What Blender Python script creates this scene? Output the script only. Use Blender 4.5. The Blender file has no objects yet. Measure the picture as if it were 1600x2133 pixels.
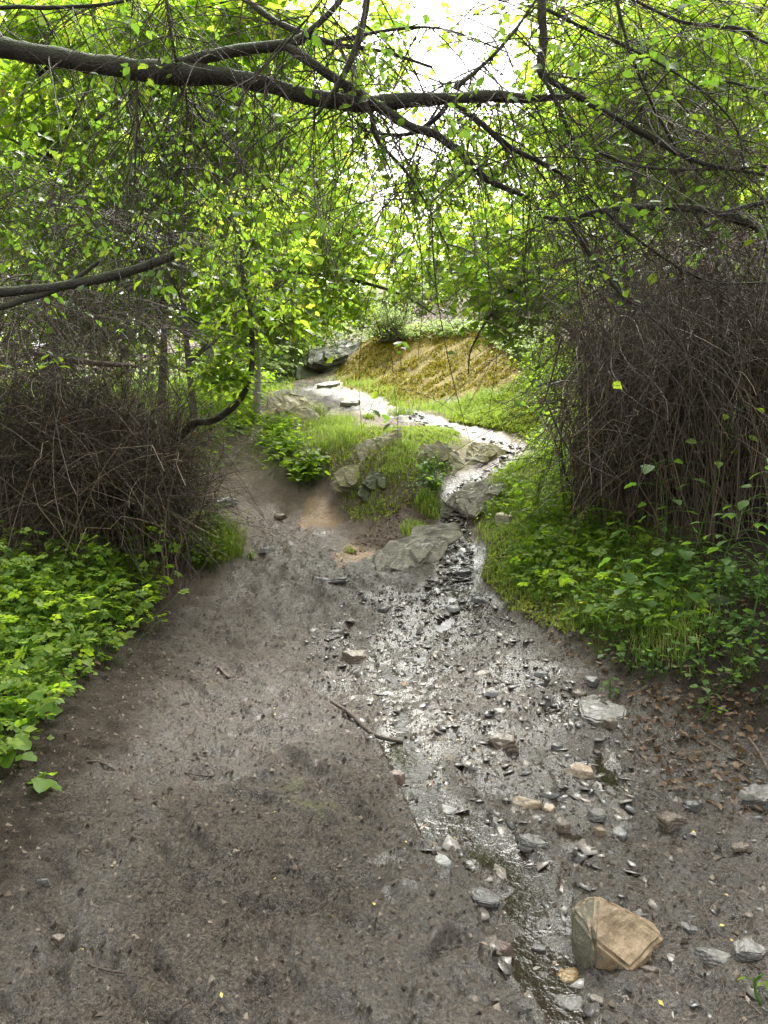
import bpy, bmesh, math, random
import numpy as np
from mathutils import Vector, Matrix

# ------------------------------------------------------------------ camera
scene = bpy.context.scene
FPX, PITCH, CAMZ = 1523.0, math.radians(5.0), 1.6
cam_data = bpy.data.cameras.new("camera")
cam_data.sensor_fit = 'VERTICAL'
cam_data.sensor_height = 24.0
cam_data.lens = 12.0 * FPX / 1066.5
cam_data.clip_start, cam_data.clip_end = 0.05, 500.0
cam = bpy.data.objects.new("camera", cam_data)
cam.location = (0, 0, CAMZ)
cam.rotation_euler = (math.radians(90) - PITCH, 0, 0)
scene.collection.objects.link(cam)
scene.camera = cam

# ------------------------------------------------------------------ light
SUN_EL, SUN_AZ = math.radians(58), math.radians(12)      # soft sun ahead of the camera, a little right
world = bpy.data.worlds.new("World")
scene.world = world
world.use_nodes = True
wn, wl = world.node_tree.nodes, world.node_tree.links
wn.clear()
sky = wn.new('ShaderNodeTexSky'); sky.sky_type = 'NISHITA'
sky.sun_disc = False
sky.sun_elevation = SUN_EL
sky.sun_rotation = SUN_AZ
sky.air_density, sky.dust_density, sky.ozone_density = 1.0, 6.0, 1.0
hs = wn.new('ShaderNodeHueSaturation'); hs.inputs['Saturation'].default_value = 0.08
bg = wn.new('ShaderNodeBackground'); bg.inputs['Strength'].default_value = 0.15
wo = wn.new('ShaderNodeOutputWorld')
wl.new(sky.outputs[0], hs.inputs['Color']); wl.new(hs.outputs[0], bg.inputs[0]); wl.new(bg.outputs[0], wo.inputs[0])
sd = bpy.data.lights.new("sun", 'SUN'); sd.energy = 1.5; sd.angle = math.radians(25); sd.color = (1, 0.95, 0.86)
sun = bpy.data.objects.new("sun", sd); scene.collection.objects.link(sun)
sdir = Vector((math.sin(SUN_AZ) * math.cos(SUN_EL), math.cos(SUN_AZ) * math.cos(SUN_EL), math.sin(SUN_EL)))
sun.rotation_euler = sdir.to_track_quat('Z', 'Y').to_euler()
vs = scene.view_settings
vs.view_transform = 'Standard'; vs.look = 'None'; vs.gamma = 1.0; vs.exposure = 2.5
vs.use_curve_mapping = False
cy = scene.cycles
cy.max_bounces, cy.diffuse_bounces, cy.glossy_bounces, cy.transmission_bounces, cy.transparent_max_bounces = 7, 5, 3, 5, 4
cy.use_denoising = True
cy.denoising_input_passes = 'RGB_ALBEDO_NORMAL'; cy.denoising_prefilter = 'NONE'
cy.caustics_reflective = cy.caustics_refractive = False
cy.sample_clamp_indirect = 6.0

# ------------------------------------------------------------------ helpers
rng = np.random.default_rng(7)
random.seed(7)
COL = scene.collection

def ray(px, row):
    u, v = (px - 800) / FPX, -(row - 1066.5) / FPX
    c, s = math.cos(PITCH), math.sin(PITCH)
    return np.array([u, c + v * s, -s + v * c])

def at(px, row, Y):
    d = ray(px, row)
    return np.array([0, 0, CAMZ]) + d * (Y / d[1])

_perm = np.random.default_rng(3).permutation(1024)
_gr = np.random.default_rng(4).normal(size=(1024, 3)); _gr /= np.linalg.norm(_gr, axis=1)[:, None]
def noise(p):
    p = np.asarray(p, float)
    i = np.floor(p).astype(np.int64); f = p - i
    w = f * f * f * (f * (f * 6 - 15) + 10)
    out = 0
    for dx in (0, 1):
        for dy in (0, 1):
            for dz in (0, 1):
                h = _perm[(_perm[(_perm[(i[..., 0] + dx) & 1023] + i[..., 1] + dy) & 1023] + i[..., 2] + dz) & 1023]
                g = _gr[h]
                d = (g * (f - np.array([dx, dy, dz]))).sum(-1)
                out = out + d * (w[..., 0] if dx else 1 - w[..., 0]) * (w[..., 1] if dy else 1 - w[..., 1]) * (w[..., 2] if dz else 1 - w[..., 2])
    return out
def n2(x, y, s, o=0.0):
    x = np.asarray(x, float)
    return noise(np.stack([x * s + 37.1 * o, np.asarray(y, float) * s - 11.7 * o, np.full(x.shape, 5.3 + o)], -1))
def smooth(a, b, x):
    t = np.clip((x - a) / (b - a), 0, 1)
    return t * t * (3 - 2 * t)
def norm(v): return v / np.maximum(np.linalg.norm(v, axis=-1, keepdims=True), 1e-9)

def mesh_from(name, V, T, smooth_shade=False):
    me = bpy.data.meshes.new(name)
    V = np.asarray(V, np.float32).reshape(-1, 3); T = np.asarray(T, np.int32).reshape(-1, 3)
    me.vertices.add(len(V)); me.vertices.foreach_set('co', V.ravel())
    me.loops.add(T.size); me.loops.foreach_set('vertex_index', T.ravel())
    me.polygons.add(len(T)); me.polygons.foreach_set('loop_start', np.arange(0, T.size, 3, dtype=np.int32))
    me.polygons.foreach_set('loop_total', np.full(len(T), 3, np.int32))
    me.update(calc_edges=True)
    if smooth_shade:
        me.polygons.foreach_set('use_smooth', np.ones(len(T), bool))
    return me

def obj(name, me, m=None, parent=None, label=None, cat=None, group=None, kind=None, loc=None):
    o = bpy.data.objects.new(name, me)
    COL.objects.link(o)
    if m is not None and me is not None:
        me.materials.clear(); me.materials.append(m)
    if parent is not None:
        o.parent = parent
    if loc is not None: o.location = loc
    if label: o['label'] = label
    if cat: o['category'] = cat
    if group: o['group'] = group
    if kind: o['kind'] = kind
    return o

def thing(name, label, cat, loc=(0, 0, 0), group=None):
    o = obj(name, None, None, None, label, cat, group, None, [float(a) for a in loc])
    o.empty_display_size = 0.1
    return o

# ------------------------------------------------------------------ terrain control points (px, row, distance)
CP = [(0,2133,1.92),(400,2133,1.91),(800,2133,1.91),(1150,2133,1.94),(1600,2133,1.88),
 (0,1780,2.70),(500,1780,2.75),(800,1780,2.78),(1020,1780,2.83),(1300,1780,2.76),(1600,1780,2.68),
 (0,1500,3.85),(300,1500,4.12),(600,1500,4.18),(850,1500,4.24),(1200,1500,4.14),(1600,1500,3.8),
 (0,1300,5.3),(300,1300,5.8),(500,1300,5.95),(700,1300,6.05),(1000,1300,5.95),(1130,1300,5.5),(1250,1300,5.25),(1600,1300,4.4),
 (300,1200,6.75),(0,1200,6.2),(420,1200,7.0),(600,1200,7.1),(800,1200,7.1),(960,1200,7.05),(1080,1200,6.5),(1200,1200,6.1),(1600,1200,5.0),
 (520,1100,8.4),(700,1100,8.6),(830,1100,8.45),(940,1100,8.6),(1050,1100,7.9),(1200,1100,7.1),(400,1100,7.9),
 (470,1000,10.2),(560,1000,9.9),(640,1040,9.5),(720,1060,9.1),(740,1000,9.35),(820,1000,9.1),(640,1000,9.9),(950,1000,10.0),(1030,1000,9.6),(1150,1000,8.6),(1300,1000,7.6),
 (465,940,11.6),(560,945,10.9),(640,945,10.3),(720,940,10.1),(850,940,9.9),(960,940,11.3),(1060,940,11.3),(1170,940,10),
 (520,900,13.2),(600,905,11.8),(660,900,11.3),(750,900,11.3),(830,900,12.2),(900,900,11.7),(1000,900,12.8),(1120,900,12.0),
 (560,860,15),(680,868,13.2),(800,860,15.3),(900,860,15.2),(1000,860,14.6),
 (580,820,18.5),(700,820,18.5),(850,820,17.8),(620,802,21),(700,800,21),
 (730,812,19.6),(870,850,16.4),(850,760,21),(1000,760,19),(1000,830,15.6),(1100,830,14),(810,690,24.5),(1000,680,23.5),(1100,760,17),(1100,700,20),(1200,800,12.6)]
PTS = [at(*c) for c in CP]
PTS += [np.array(p, float) for p in [(-3,26,3.45),(0,27,3.9),(-7,22,2.7),(-8,10,1.3),(-12,20,3),(-6,32,4.2),(-15,0,1.0),(-4,2,.3),(-2.2,0,.1),(0,0,0),(2.2,0,.12),
  (4,2,.5),(8,4,2.0),(10,10,4.3),(15,20,8),(12,30,11),(2,36,9.0),(0,-8,0),(-10,-8,.6),(10,-8,1.2),(-20,45,7),(0,60,14),(25,50,18),(-30,15,4),(30,15,10),(30,-8,6),(-30,-8,3),(-4.5,5,.55),(-6,7.5,.95),(-1.6,15.5,2.15),(-4,16,2.2)]]
PTS = np.array(PTS)
def _phi(r2): return 0.5 * r2 * np.log(np.maximum(r2, 1e-12))
_n = len(PTS)
_A = np.zeros((_n + 3, _n + 3))
_d2 = ((PTS[:, None, :2] - PTS[None, :, :2]) ** 2).sum(-1)
_A[:_n, :_n] = _phi(_d2) + np.eye(_n) * 0.02
_A[:_n, _n] = 1; _A[:_n, _n + 1:] = PTS[:, :2]; _A[_n:, :_n] = _A[:_n, _n:].T
_w = np.linalg.solve(_A, np.concatenate([PTS[:, 2], np.zeros(3)]))
def tps(X, Y):
    X = np.asarray(X, float); Y = np.asarray(Y, float)
    sh = X.shape; x = X.ravel(); y = Y.ravel(); out = np.empty(len(x))
    for a in range(0, len(x), 20000):
        b = slice(a, a + 20000)
        d2 = (x[b, None] - PTS[None, :, 0]) ** 2 + (y[b, None] - PTS[None, :, 1]) ** 2
        out[b] = _phi(d2) @ _w[:_n] + _w[_n] + _w[_n + 1] * x[b] + _w[_n + 2] * y[b]
    return out.reshape(sh)

def gp0(px, row):
    d = ray(px, row); Ys = np.geomspace(1.2, 45, 700)
    X = d[0] / d[1] * Ys; Z = CAMZ + d[2] / d[1] * Ys
    below = np.nonzero(Z < tps(X, Ys))[0]
    k = below[0] if len(below) else len(Ys) - 1
    return np.array([X[k], Ys[k]])
def polyw(pts): return np.array([gp0(*p) for p in pts])
def dist_poly(X, Y, P, W):
    """distance to a polyline divided by its local half width"""
    best = np.full(X.shape, 1e9)
    for (a, b, wa, wb) in zip(P[:-1], P[1:], W[:-1], W[1:]):
        ab = b - a; L = (ab ** 2).sum()
        t = np.clip(((X - a[0]) * ab[0] + (Y - a[1]) * ab[1]) / L, 0, 1)
        d = np.hypot(X - a[0] - t * ab[0], Y - a[1] - t * ab[1]) / (wa + (wb - wa) * t)
        best = np.minimum(best, d)
    return best
def inside(X, Y, poly):
    res = np.zeros(np.shape(X), bool)
    n = len(poly)
    for i in range(n):
        x1, y1 = poly[i]; x2, y2 = poly[(i + 1) % n]
        c = (y1 > Y) != (y2 > Y)
        res ^= c & (X < (x2 - x1) * (Y - y1) / ((y2 - y1) if y2 != y1 else 1e-9) + x1)
    return res

STREAM = [(1215,2180,.10),(1150,2060,.13),(1150,1930,.12),(1090,1810,.15),(1010,1730,.15),(900,1670,.13),(865,1570,.18),(850,1460,.2),(850,1360,.3),(890,1280,.36),(955,1205,.25),(935,1120,.22),(950,1055,.16),(985,995,.2),(1075,955,.28),(1010,912,.28),(930,885,.35),(850,868,.38),(760,838,.4),(660,812,.5)]
SP, SW = polyw([(a, b) for a, b, c in STREAM]), np.array([c for a, b, c in STREAM])
PATH = [(700,2300,1.25),(700,1900,1.2),(700,1600,1.15),(700,1400,1.2),(690,1250,1.25),(600,1150,.75),(560,1070,.75),(500,1000,.55),(475,940,.5),(510,905,.5)]
PP, PW = polyw([(a, min(b, 2150)) for a, b, c in PATH]), np.array([c for a, b, c in PATH])
PP[0] = (PP[0][0] * .3, -3)
MUD_R = polyw([(1150,2130),(1150,1950),(1150,1700),(1080,1500),(1000,1350),(930,1260)]); MUD_RW = np.array([.9,.85,.9,.8,.65,.5])
MUD_R2 = polyw([(1520,2130),(1480,1850),(1420,1640),(1330,1500)]); MUD_R2W = np.array([.75, .75, .6, .35])
WETMID = polyw([(470,1560),(420,1400),(520,1230),(640,1180),(760,1215),(1000,1215),(1090,1330),(1250,1480),(1330,1600),(1290,1800),(1250,2130),(1150,2130),(900,1800),(760,1560),(640,1470),(560,1600)])
SLAB = polyw([(570,840),(590,808),(660,797),(720,800),(800,835),(900,868),(840,880),(760,860),(700,850),(640,860)])
ORANGE = [polyw([(615,1095),(640,1035),(720,1030),(735,1060),(690,1100)]), polyw([(690,1165),(760,1085),(870,1020),(915,1085),(810,1165),(720,1180)])]
MOSSY = polyw([(700,812),(690,745),(800,695),(1000,660),(1120,690),(1190,740),(1120,800),(1010,815),(900,835),(860,850)])
SPb, SWb = SP[:12], SW[:12]
LIP = polyw([(600,1400),(655,1450),(725,1505),(790,1562),(828,1650),(870,1740),(930,1830),(1000,1920),(1080,2060),(1130,2132)])
PUD = [polyw(q) for q in ([(955,1690),(1010,1695),(1065,1755),(1125,1795),(1145,1840),(1100,1862),(1045,1812),(985,1765)], [(845,1690),(900,1675),(960,1700),(920,1745),(885,1770)], [(1060,2005),(1100,1975),(1135,2045),(1190,2080),(1230,2130),(1180,2132),(1090,2070)],
  [(1145,1722),(1215,1730),(1235,1785),(1180,1775)], [(1120,1475),(1200,1440),(1225,1490),(1150,1512)], [(1235,1560),(1295,1585),(1290,1665),(1250,1640)], [(790,1560),(840,1540),(880,1600),(850,1640)], [(900,1300),(980,1240),(1000,1280),(940,1330)])]
WORN = polyw([(455,1575),(520,1575),(640,1640),(720,1700),(690,1720),(580,1690),(490,1640)])

def lip_height(X, Y):
    best = np.full(X.shape, 1e9); side = np.zeros(X.shape)
    for a, b in zip(LIP[:-1], LIP[1:]):
        ab = b - a; t = np.clip(((X - a[0]) * ab[0] + (Y - a[1]) * ab[1]) / (ab ** 2).sum(), 0, 1)
        ex, ey = X - a[0] - t * ab[0], Y - a[1] - t * ab[1]; d = np.hypot(ex, ey)
        s = np.sign(ab[0] * (Y - a[1]) - ab[1] * (X - a[0])); m = d < best; side = np.where(m, s, side); best = np.minimum(best, d)
    sd = -side * best + .03 * n2(X, Y, 9, 19)          # positive on the left shelf
    return smooth(-.025, .02, sd) * (1 - smooth(.15, .7, sd)) * (Y < 5.2)
GROOVES = [([(440,1290),(520,1380),(600,1440),(690,1480)],.045,.016), ([(480,1500),(560,1560),(680,1640),(760,1740)],.05,.026), ([(500,1260),(560,1330),(640,1400),(720,1490)],.04,.018), ([(60,2132),(125,1990),(145,1880),(110,1780)],.04,.035),
  ([(330,1480),(450,1560),(560,1650)],.04,.022), ([(880,2020),(950,1960),(1010,1990)],.03,.025), ([(620,1350),(640,1280),(660,1220)],.05,.03), ([(560,1700),(700,1800),(820,1900),(900,2000)],.045,.022), ([(1020,2030),(1070,2070),(1100,2110)],.025,.03),
  ([(400,1420),(500,1480),(600,1580),(660,1620)],.035,.022), ([(560,1240),(590,1160),(560,1090)],.06,.03), ([(300,1700),(420,1760),(520,1880),(560,2000)],.04,.018), ([(640,1220),(760,1300),(830,1420)],.05,.025)]
GROOVES = [(polyw(q), w_, d_) for q, w_, d_ in GROOVES]
def grooves(X, Y):
    out = np.zeros(X.shape); wx, wy = X + .03 * n2(X, Y, 6, 26), Y + .03 * n2(X, Y, 6, 27)
    for P, w_, d_ in GROOVES:
        lo, hi = P.min(0) - .4, P.max(0) + .4; m = (X > lo[0]) & (X < hi[0]) & (Y > lo[1]) & (Y < hi[1])
        if not m.any(): continue
        d = dist_poly(wx[m], wy[m], P, np.full(len(P), w_)); k = .6 + .4 * np.clip(n2(X[m], Y[m], 5, 28) + .4, 0, 1)
        out[m] += d_ * k * (-np.exp(-d * d) + .65 * np.exp(-(d - 1.7) ** 2 * 2.0))
    return out
def zones(X, Y):
    wob = n2(X, Y, 1.6, 1) * .35 + n2(X, Y, 5, 2) * .22 + n2(X, Y, 14, 3) * .15
    ds = dist_poly(X, Y, SP, SW) + wob * 1.6
    dp = dist_poly(X, Y, PP, PW) + wob * .55
    dm = dist_poly(X, Y, MUD_R, MUD_RW) + wob * .55
    dm = np.minimum(dm, dist_poly(X, Y, MUD_R2, MUD_R2W) + wob * .5)
    stream = 1 - smooth(.7, 1.5, ds)
    path = 1 - smooth(.82, 1.12, np.minimum(dp, dm))
    path = np.maximum(path, 1 - smooth(1.0, 1.5, ds))
    wet = np.maximum(stream, (1 - smooth(.5, 1.0, dm)) * .6)
    wet = np.maximum(wet, path * (.12 + .38 * smooth(-.15, .25, n2(X, Y, .9, 9) + .5 * n2(X, Y, 4, 9.5))))
    wm = np.zeros(X.shape); wm[inside(X + wob * .9, Y + wob * 1.3, WETMID)] = 1
    wm = wm * (.45 + .55 * smooth(-1.0, .05, X + wob * .6))
    wet = np.maximum(wet, wm * (.30 + .62 * smooth(-.2, .25, n2(X, Y, 2.2, 24) + .4 * n2(X, Y, 7, 25))))
    wet = wet * (1 - .72 * smooth(8.5, 11, Y))
    slab = np.zeros(X.shape)
    slab[inside(X + wob * .5, Y + wob * 1.5, SLAB)] = 1
    worn = np.zeros(X.shape); worn[inside(X + wob * .12 + .02 * n2(X, Y, 20, 17), Y + wob * .2, WORN)] = .4
    slab = np.maximum(slab, worn)
    orange = np.zeros(X.shape)
    for P in ORANGE: orange[inside(X + wob * .3, Y + wob * .5, P)] = 1
    pud = np.zeros(X.shape)
    for P in PUD: pud[inside(X + wob * .10, Y + wob * .14, P)] = 1
    wet = np.maximum(wet, pud)
    moss = np.zeros(X.shape); moss[inside(X + wob, Y + wob, MOSSY)] = 1
    return dict(wet=wet * (1 - .3 * orange), path=path, slab=slab, orange=orange, moss=moss, stream=stream, ds=ds, worn=worn, pud=pud)

def tread(X, Y, c, ang, Lh, Wh, pitch):
    ca, sa = math.cos(ang), math.sin(ang)
    u = (X - c[0]) * ca + (Y - c[1]) * sa; v = -(X - c[0]) * sa + (Y - c[1]) * ca
    m = (1 - smooth(.75, 1, np.abs(u) / Lh)) * (1 - smooth(.7, 1, np.abs(v) / Wh))
    return m * (np.sin((u + np.abs(v) * .5) * 2 * math.pi / pitch))
TREADS = [((455,1795),.15,.16,.06,.034),((520,1830),.3,.10,.05,.03),((560,1940),.5,.16,.09,.045),((75,1880),1.2,.10,.05,.035),((250,1990),.2,.15,.07,.04)]
TREADS = [(gp0(*a), *b) for a, *b in TREADS]

def gz(X, Y, fine=True):
    X = np.asarray(X, float); Y = np.asarray(Y, float)
    z = tps(X, Y)
    far = smooth(25, 45, Y)
    z = z + n2(X, Y, .7, 4) * .07 * (1 + far * 6) + n2(X, Y, 2.1, 5) * .035
    if not fine: return z
    Z = zones(X, Y)
    off = 1 - Z['path']
    rough = .013 + .02 * off + .008 * Z['wet']
    z = z + n2(X, Y, 6.5, 6) * rough * 1.7 + n2(X, Y, 15, 7) * rough * 1.0 + ((.35 - np.abs(n2(X, Y, 19, 8))) * .022 + n2(X, Y, 28, 8.2) * .018 + (.3 - np.abs(n2(X, Y, 50, 8.5))) * .014) * (1 - .55 * Z['wet'])
    # diagonal mud ridges and ruts left by feet and wheels
    r = np.abs(n2(X * .75 + Y * .75 + .1 * n2(X, Y, 3, 16), (Y - X) * .28, 5.0, 10))
    z = z - Z['path'] * (1 - Z['stream']) * (.034 * (1 - smooth(0, .16, r)))
    # churned, lumpy prints
    c = n2(X, Y, 9, 12)
    z = z - Z['path'] * .010 * smooth(.12, .34, c) + Z['path'] * .012 * np.abs(n2(X, Y, 4.3, 15))
    # shallow channel of the stream, crisp left lip
    z = z - .035 * (1 - smooth(.3, 1.25, Z['ds'])) * (Y < 9)
    # foliated schist showing on the pavement slab and the mossy bank
    ac, al = X * .76 - Y * .65, X * .65 + Y * .76
    fol = n2(ac, al * .14, 4.0, 13) + .6 * n2(ac, al * .2, 11.0, 14) + .3 * n2(ac, al * .3, 24.0, 14.5)
    z = z + ((Z['slab'] - Z['worn']) * .10 + Z['moss'] * .07) * fol + Z['moss'] * .10 * n2(X, Y, 1.9, 29) + Z['worn'] * (.014 + .02 * n2(X * .8 + Y * .6, (Y - X) * .15, 9, 18))
    z = z + grooves(X, Y) + .042 * lip_height(X, Y) - .024 * Z['pud']
    for (cc, a, Lh, Wh, p) in TREADS:
        z = z + tread(X, Y, cc, a, Lh, Wh, p) * .011
    return z

def gp(px, row):
    """where a sight line meets the ground"""
    d = ray(px, row); Ys = np.geomspace(1.2, 45, 900)
    X = d[0] / d[1] * Ys; Z = CAMZ + d[2] / d[1] * Ys
    g = gz(X, Ys, False)
    below = np.nonzero(Z < g)[0]
    k = below[0] if len(below) else len(Ys) - 1
    return np.array([X[k], Ys[k], float(gz(X[k:k + 1], Ys[k:k + 1])[0])])
def on_ground(x, y): return np.array([x, y, float(gz(np.array([x]), np.array([y]))[0])])

# ------------------------------------------------------------------ materials
def newmat(name):
    m = bpy.data.materials.new(name); m.use_nodes = True
    nt = m.node_tree; nt.nodes.clear()
    out = nt.nodes.new('ShaderNodeOutputMaterial')
    return m, nt, nt.nodes, nt.links, out
class NB:
    def __init__(s, nt): s.nt = nt
    def n(s, t, **k):
        nd = s.nt.nodes.new(t)
        for a, b in k.items():
            if a.startswith('i_'):
                key = a[2:]; key = int(key) if key.isdigit() else key.replace('_', ' ')
                s.set(nd, key, b)
            else: setattr(nd, a, b)
        return nd
    def set(s, nd, key, b):
        if hasattr(b, 'is_output') or isinstance(b, bpy.types.NodeSocket): s.nt.links.new(b, nd.inputs[key])
        else: nd.inputs[key].default_value = b
    def noise(s, vec, scale, detail=4, rough=.6, dist=0):
        nd = s.n('ShaderNodeTexNoise', i_Scale=scale, i_Detail=detail, i_Roughness=rough, i_Distortion=dist)
        if vec is not None: s.set(nd, 'Vector', vec)
        return nd.outputs['Fac']
    def ramp(s, fac, stops):
        nd = s.n('ShaderNodeValToRGB'); s.set(nd, 'Fac', fac)
        el = nd.color_ramp.elements
        while len(el) < len(stops): el.new(.5)
        for e, (p, c) in zip(el, stops): e.position = p; e.color = (*c, 1) if len(c) == 3 else c
        return nd.outputs['Color']
    def mix(s, fac, a, b, mode='MIX'):
        nd = s.n('ShaderNodeMix', data_type='RGBA', blend_type=mode)
        for i, v in ((0, fac), (6, a), (7, b)):
            if isinstance(v, bpy.types.NodeSocket): s.nt.links.new(v, nd.inputs[i])
            else: nd.inputs[i].default_value = v if not isinstance(v, tuple) or len(v) == 4 else (*v, 1)
        return nd.outputs[2]
    def math(s, op, a, b=0.0, clamp=False):
        nd = s.n('ShaderNodeMath', operation=op, use_clamp=clamp); s.set(nd, 0, a); s.set(nd, 1, b); return nd.outputs[0]
    def bump(s, h, strength=.5, dist=.01, normal=None):
        nd = s.n('ShaderNodeBump', i_Strength=strength, i_Distance=dist); s.set(nd, 'Height', h)
        if normal is not None: s.set(nd, 'Normal', normal)
        return nd.outputs[0]

def leaf_material(name, cols, tcols, trans=.55, rough=.45, spec=.3):
    m, nt, N, L, out = newmat(name); b = NB(nt)
    g = b.n('ShaderNodeNewGeometry')
    c = b.ramp(g.outputs['Random Per Island'], cols); t = b.ramp(g.outputs['Random Per Island'], tcols)
    pr = b.n('ShaderNodeBsdfPrincipled', i_Roughness=rough); b.set(pr, 'Base Color', c); pr.inputs['Specular IOR Level'].default_value = spec
    tr = b.n('ShaderNodeBsdfTranslucent'); b.set(tr, 'Color', t)
    ms = b.n('ShaderNodeMixShader', i_0=trans); L.new(pr.outputs[0], ms.inputs[1]); L.new(tr.outputs[0], ms.inputs[2]); L.new(ms.outputs[0], out.inputs[0])
    return m
def lin(*c): return tuple(((x / 255) / 12.92 if x / 255 <= .04045 else ((x / 255 + .055) / 1.055) ** 2.4) for x in c)

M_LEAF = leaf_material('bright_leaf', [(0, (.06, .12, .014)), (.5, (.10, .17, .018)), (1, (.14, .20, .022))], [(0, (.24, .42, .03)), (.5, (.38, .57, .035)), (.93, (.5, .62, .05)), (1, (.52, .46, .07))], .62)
M_LEAFD = leaf_material('shaded_leaf', [(0, (.038, .08, .015)), (.6, (.06, .11, .018)), (1, (.085, .13, .02))], [(0, (.12, .25, .02)), (.6, (.19, .33, .03)), (1, (.29, .4, .03))], .45)  # darker green for near trees: the canopy's shade is put into the leaf colour
M_LEAFF = leaf_material('far_leaf', [(0, (.09, .14, .05)), (.5, (.13, .18, .06)), (1, (.17, .21, .08))], [(0, (.26, .38, .10)), (1, (.38, .47, .14))], .55)
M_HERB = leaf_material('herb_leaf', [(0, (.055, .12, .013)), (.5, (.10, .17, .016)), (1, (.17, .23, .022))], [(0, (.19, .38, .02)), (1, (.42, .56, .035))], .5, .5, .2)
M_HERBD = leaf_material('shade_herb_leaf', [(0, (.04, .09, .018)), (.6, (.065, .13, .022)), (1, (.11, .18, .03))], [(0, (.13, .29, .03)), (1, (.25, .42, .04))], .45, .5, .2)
M_GRASS = leaf_material('grass_blade', [(0, (.11, .17, .028)), (.5, (.18, .235, .04)), (.78, (.26, .28, .055)), (.9, (.28, .25, .09)), (1, (.34, .27, .14))], [(0, (.20, .36, .03)), (1, (.38, .50, .07))], .4, .5)
M_MOSSG = leaf_material('gold_moss', [(0, (.13, .095, .008)), (.4, (.25, .18, .012)), (.7, (.19, .17, .018)), (1, (.09, .12, .018))], [(0, (.26, .19, .012)), (1, (.28, .3, .03))], .25, .7)
M_MOSSY = leaf_material('green_moss', [(0, (.13, .17, .025)), (.5, (.21, .25, .03)), (.85, (.29, .26, .035)), (1, (.11, .15, .022))], [(0, (.2, .34, .03)), (1, (.36, .44, .04))], .3, .7)
M_DRY = leaf_material('dry_leaf', [(0, (.045, .026, .014)), (.5, (.085, .052, .028)), (.85, (.15, .10, .06)), (1, (.03, .02, .012))], [(0, (.2, .1, .03)), (1, (.3, .18, .07))], .2, .6)
M_YEL = leaf_material('yellow_leaf', [(0, (.4, .33, .08)), (1, (.5, .42, .1))], [(0, (.5, .4, .05)), (1, (.5, .45, .08))], .3)
M_FLOWER = leaf_material('yellow_petal', [(0, (.75, .5, .02)), (1, (.8, .6, .03))], [(0, (.8, .5, .02)), (1, (.8, .6, .03))], .3)

def bark_material(name, c1, c2, moss=0.0, scale=1.0, mosscol=(.05, .075, .015)):
    m, nt, N, L, out = newmat(name); b = NB(nt)
    tc = b.n('ShaderNodeTexCoord').outputs['Object']
    f = b.noise(tc, 22 * scale, 6, .7); f2 = b.noise(tc, 5 * scale, 3)
    c = b.mix(b.math('MULTIPLY_ADD', f, 1.0), c1, c2) if False else b.mix(f, c1, c2)
    if moss > 0:
        g = b.n('ShaderNodeNewGeometry'); sx = b.n('ShaderNodeSeparateXYZ'); L.new(g.outputs['Normal'], sx.inputs[0])
        k = b.math('MULTIPLY', b.math('ADD', sx.outputs[2], b.math('SUBTRACT', f2, .35)), moss, True)
        c = b.mix(k, c, mosscol)
    pr = b.n('ShaderNodeBsdfPrincipled', i_Roughness=.8); b.set(pr, 'Base Color', c)
    mpb = b.n('ShaderNodeMapping'); L.new(tc, mpb.inputs[0]); mpb.inputs['Scale'].default_value = (34, 42, 42)
    vo = b.n('ShaderNodeTexVoronoi', feature='DISTANCE_TO_EDGE'); L.new(mpb.outputs[0], vo.inputs['Vector']); vo.inputs['Scale'].default_value = scale
    hh = b.math('ADD', f, b.math('MULTIPLY', b.math('MINIMUM', vo.outputs['Distance'], .2), 1.2))
    b.set(pr, 'Normal', b.bump(hh, 1.0, .014))
    L.new(pr.outputs[0], out.inputs[0]); return m
M_BARK = bark_material('wet_dark_bark', (.018, .014, .011), (.06, .05, .04), .55)
M_BARKG = bark_material('grey_bark', (.16, .145, .13), (.38, .36, .32), .3)
M_TWIG = bark_material('dark_twig', (.03, .022, .016), (.075, .055, .04))
M_TWIGB = bark_material('brown_twig', (.06, .042, .028), (.15, .11, .08))
def cane_material():
    m, nt, N, L, out = newmat('dead_cane'); b = NB(nt)
    g = b.n('ShaderNodeNewGeometry')
    c = b.ramp(g.outputs['Random Per Island'], [(0, (.020, .013, .007)), (.4, (.058, .039, .022)), (.75, (.11, .077, .046)), (.92, (.24, .18, .115)), (1, (.09, .08, .035))])
    tc = b.n('ShaderNodeTexCoord').outputs['Object']
    c = b.mix(b.noise(tc, 14, 3), b.mix(.5, c, (.03, .02, .015)), c)
    pr = b.n('ShaderNodeBsdfPrincipled', i_Roughness=.65); b.set(pr, 'Base Color', c); L.new(pr.outputs[0], out.inputs[0]); return m
M_CANE = cane_material()

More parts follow.
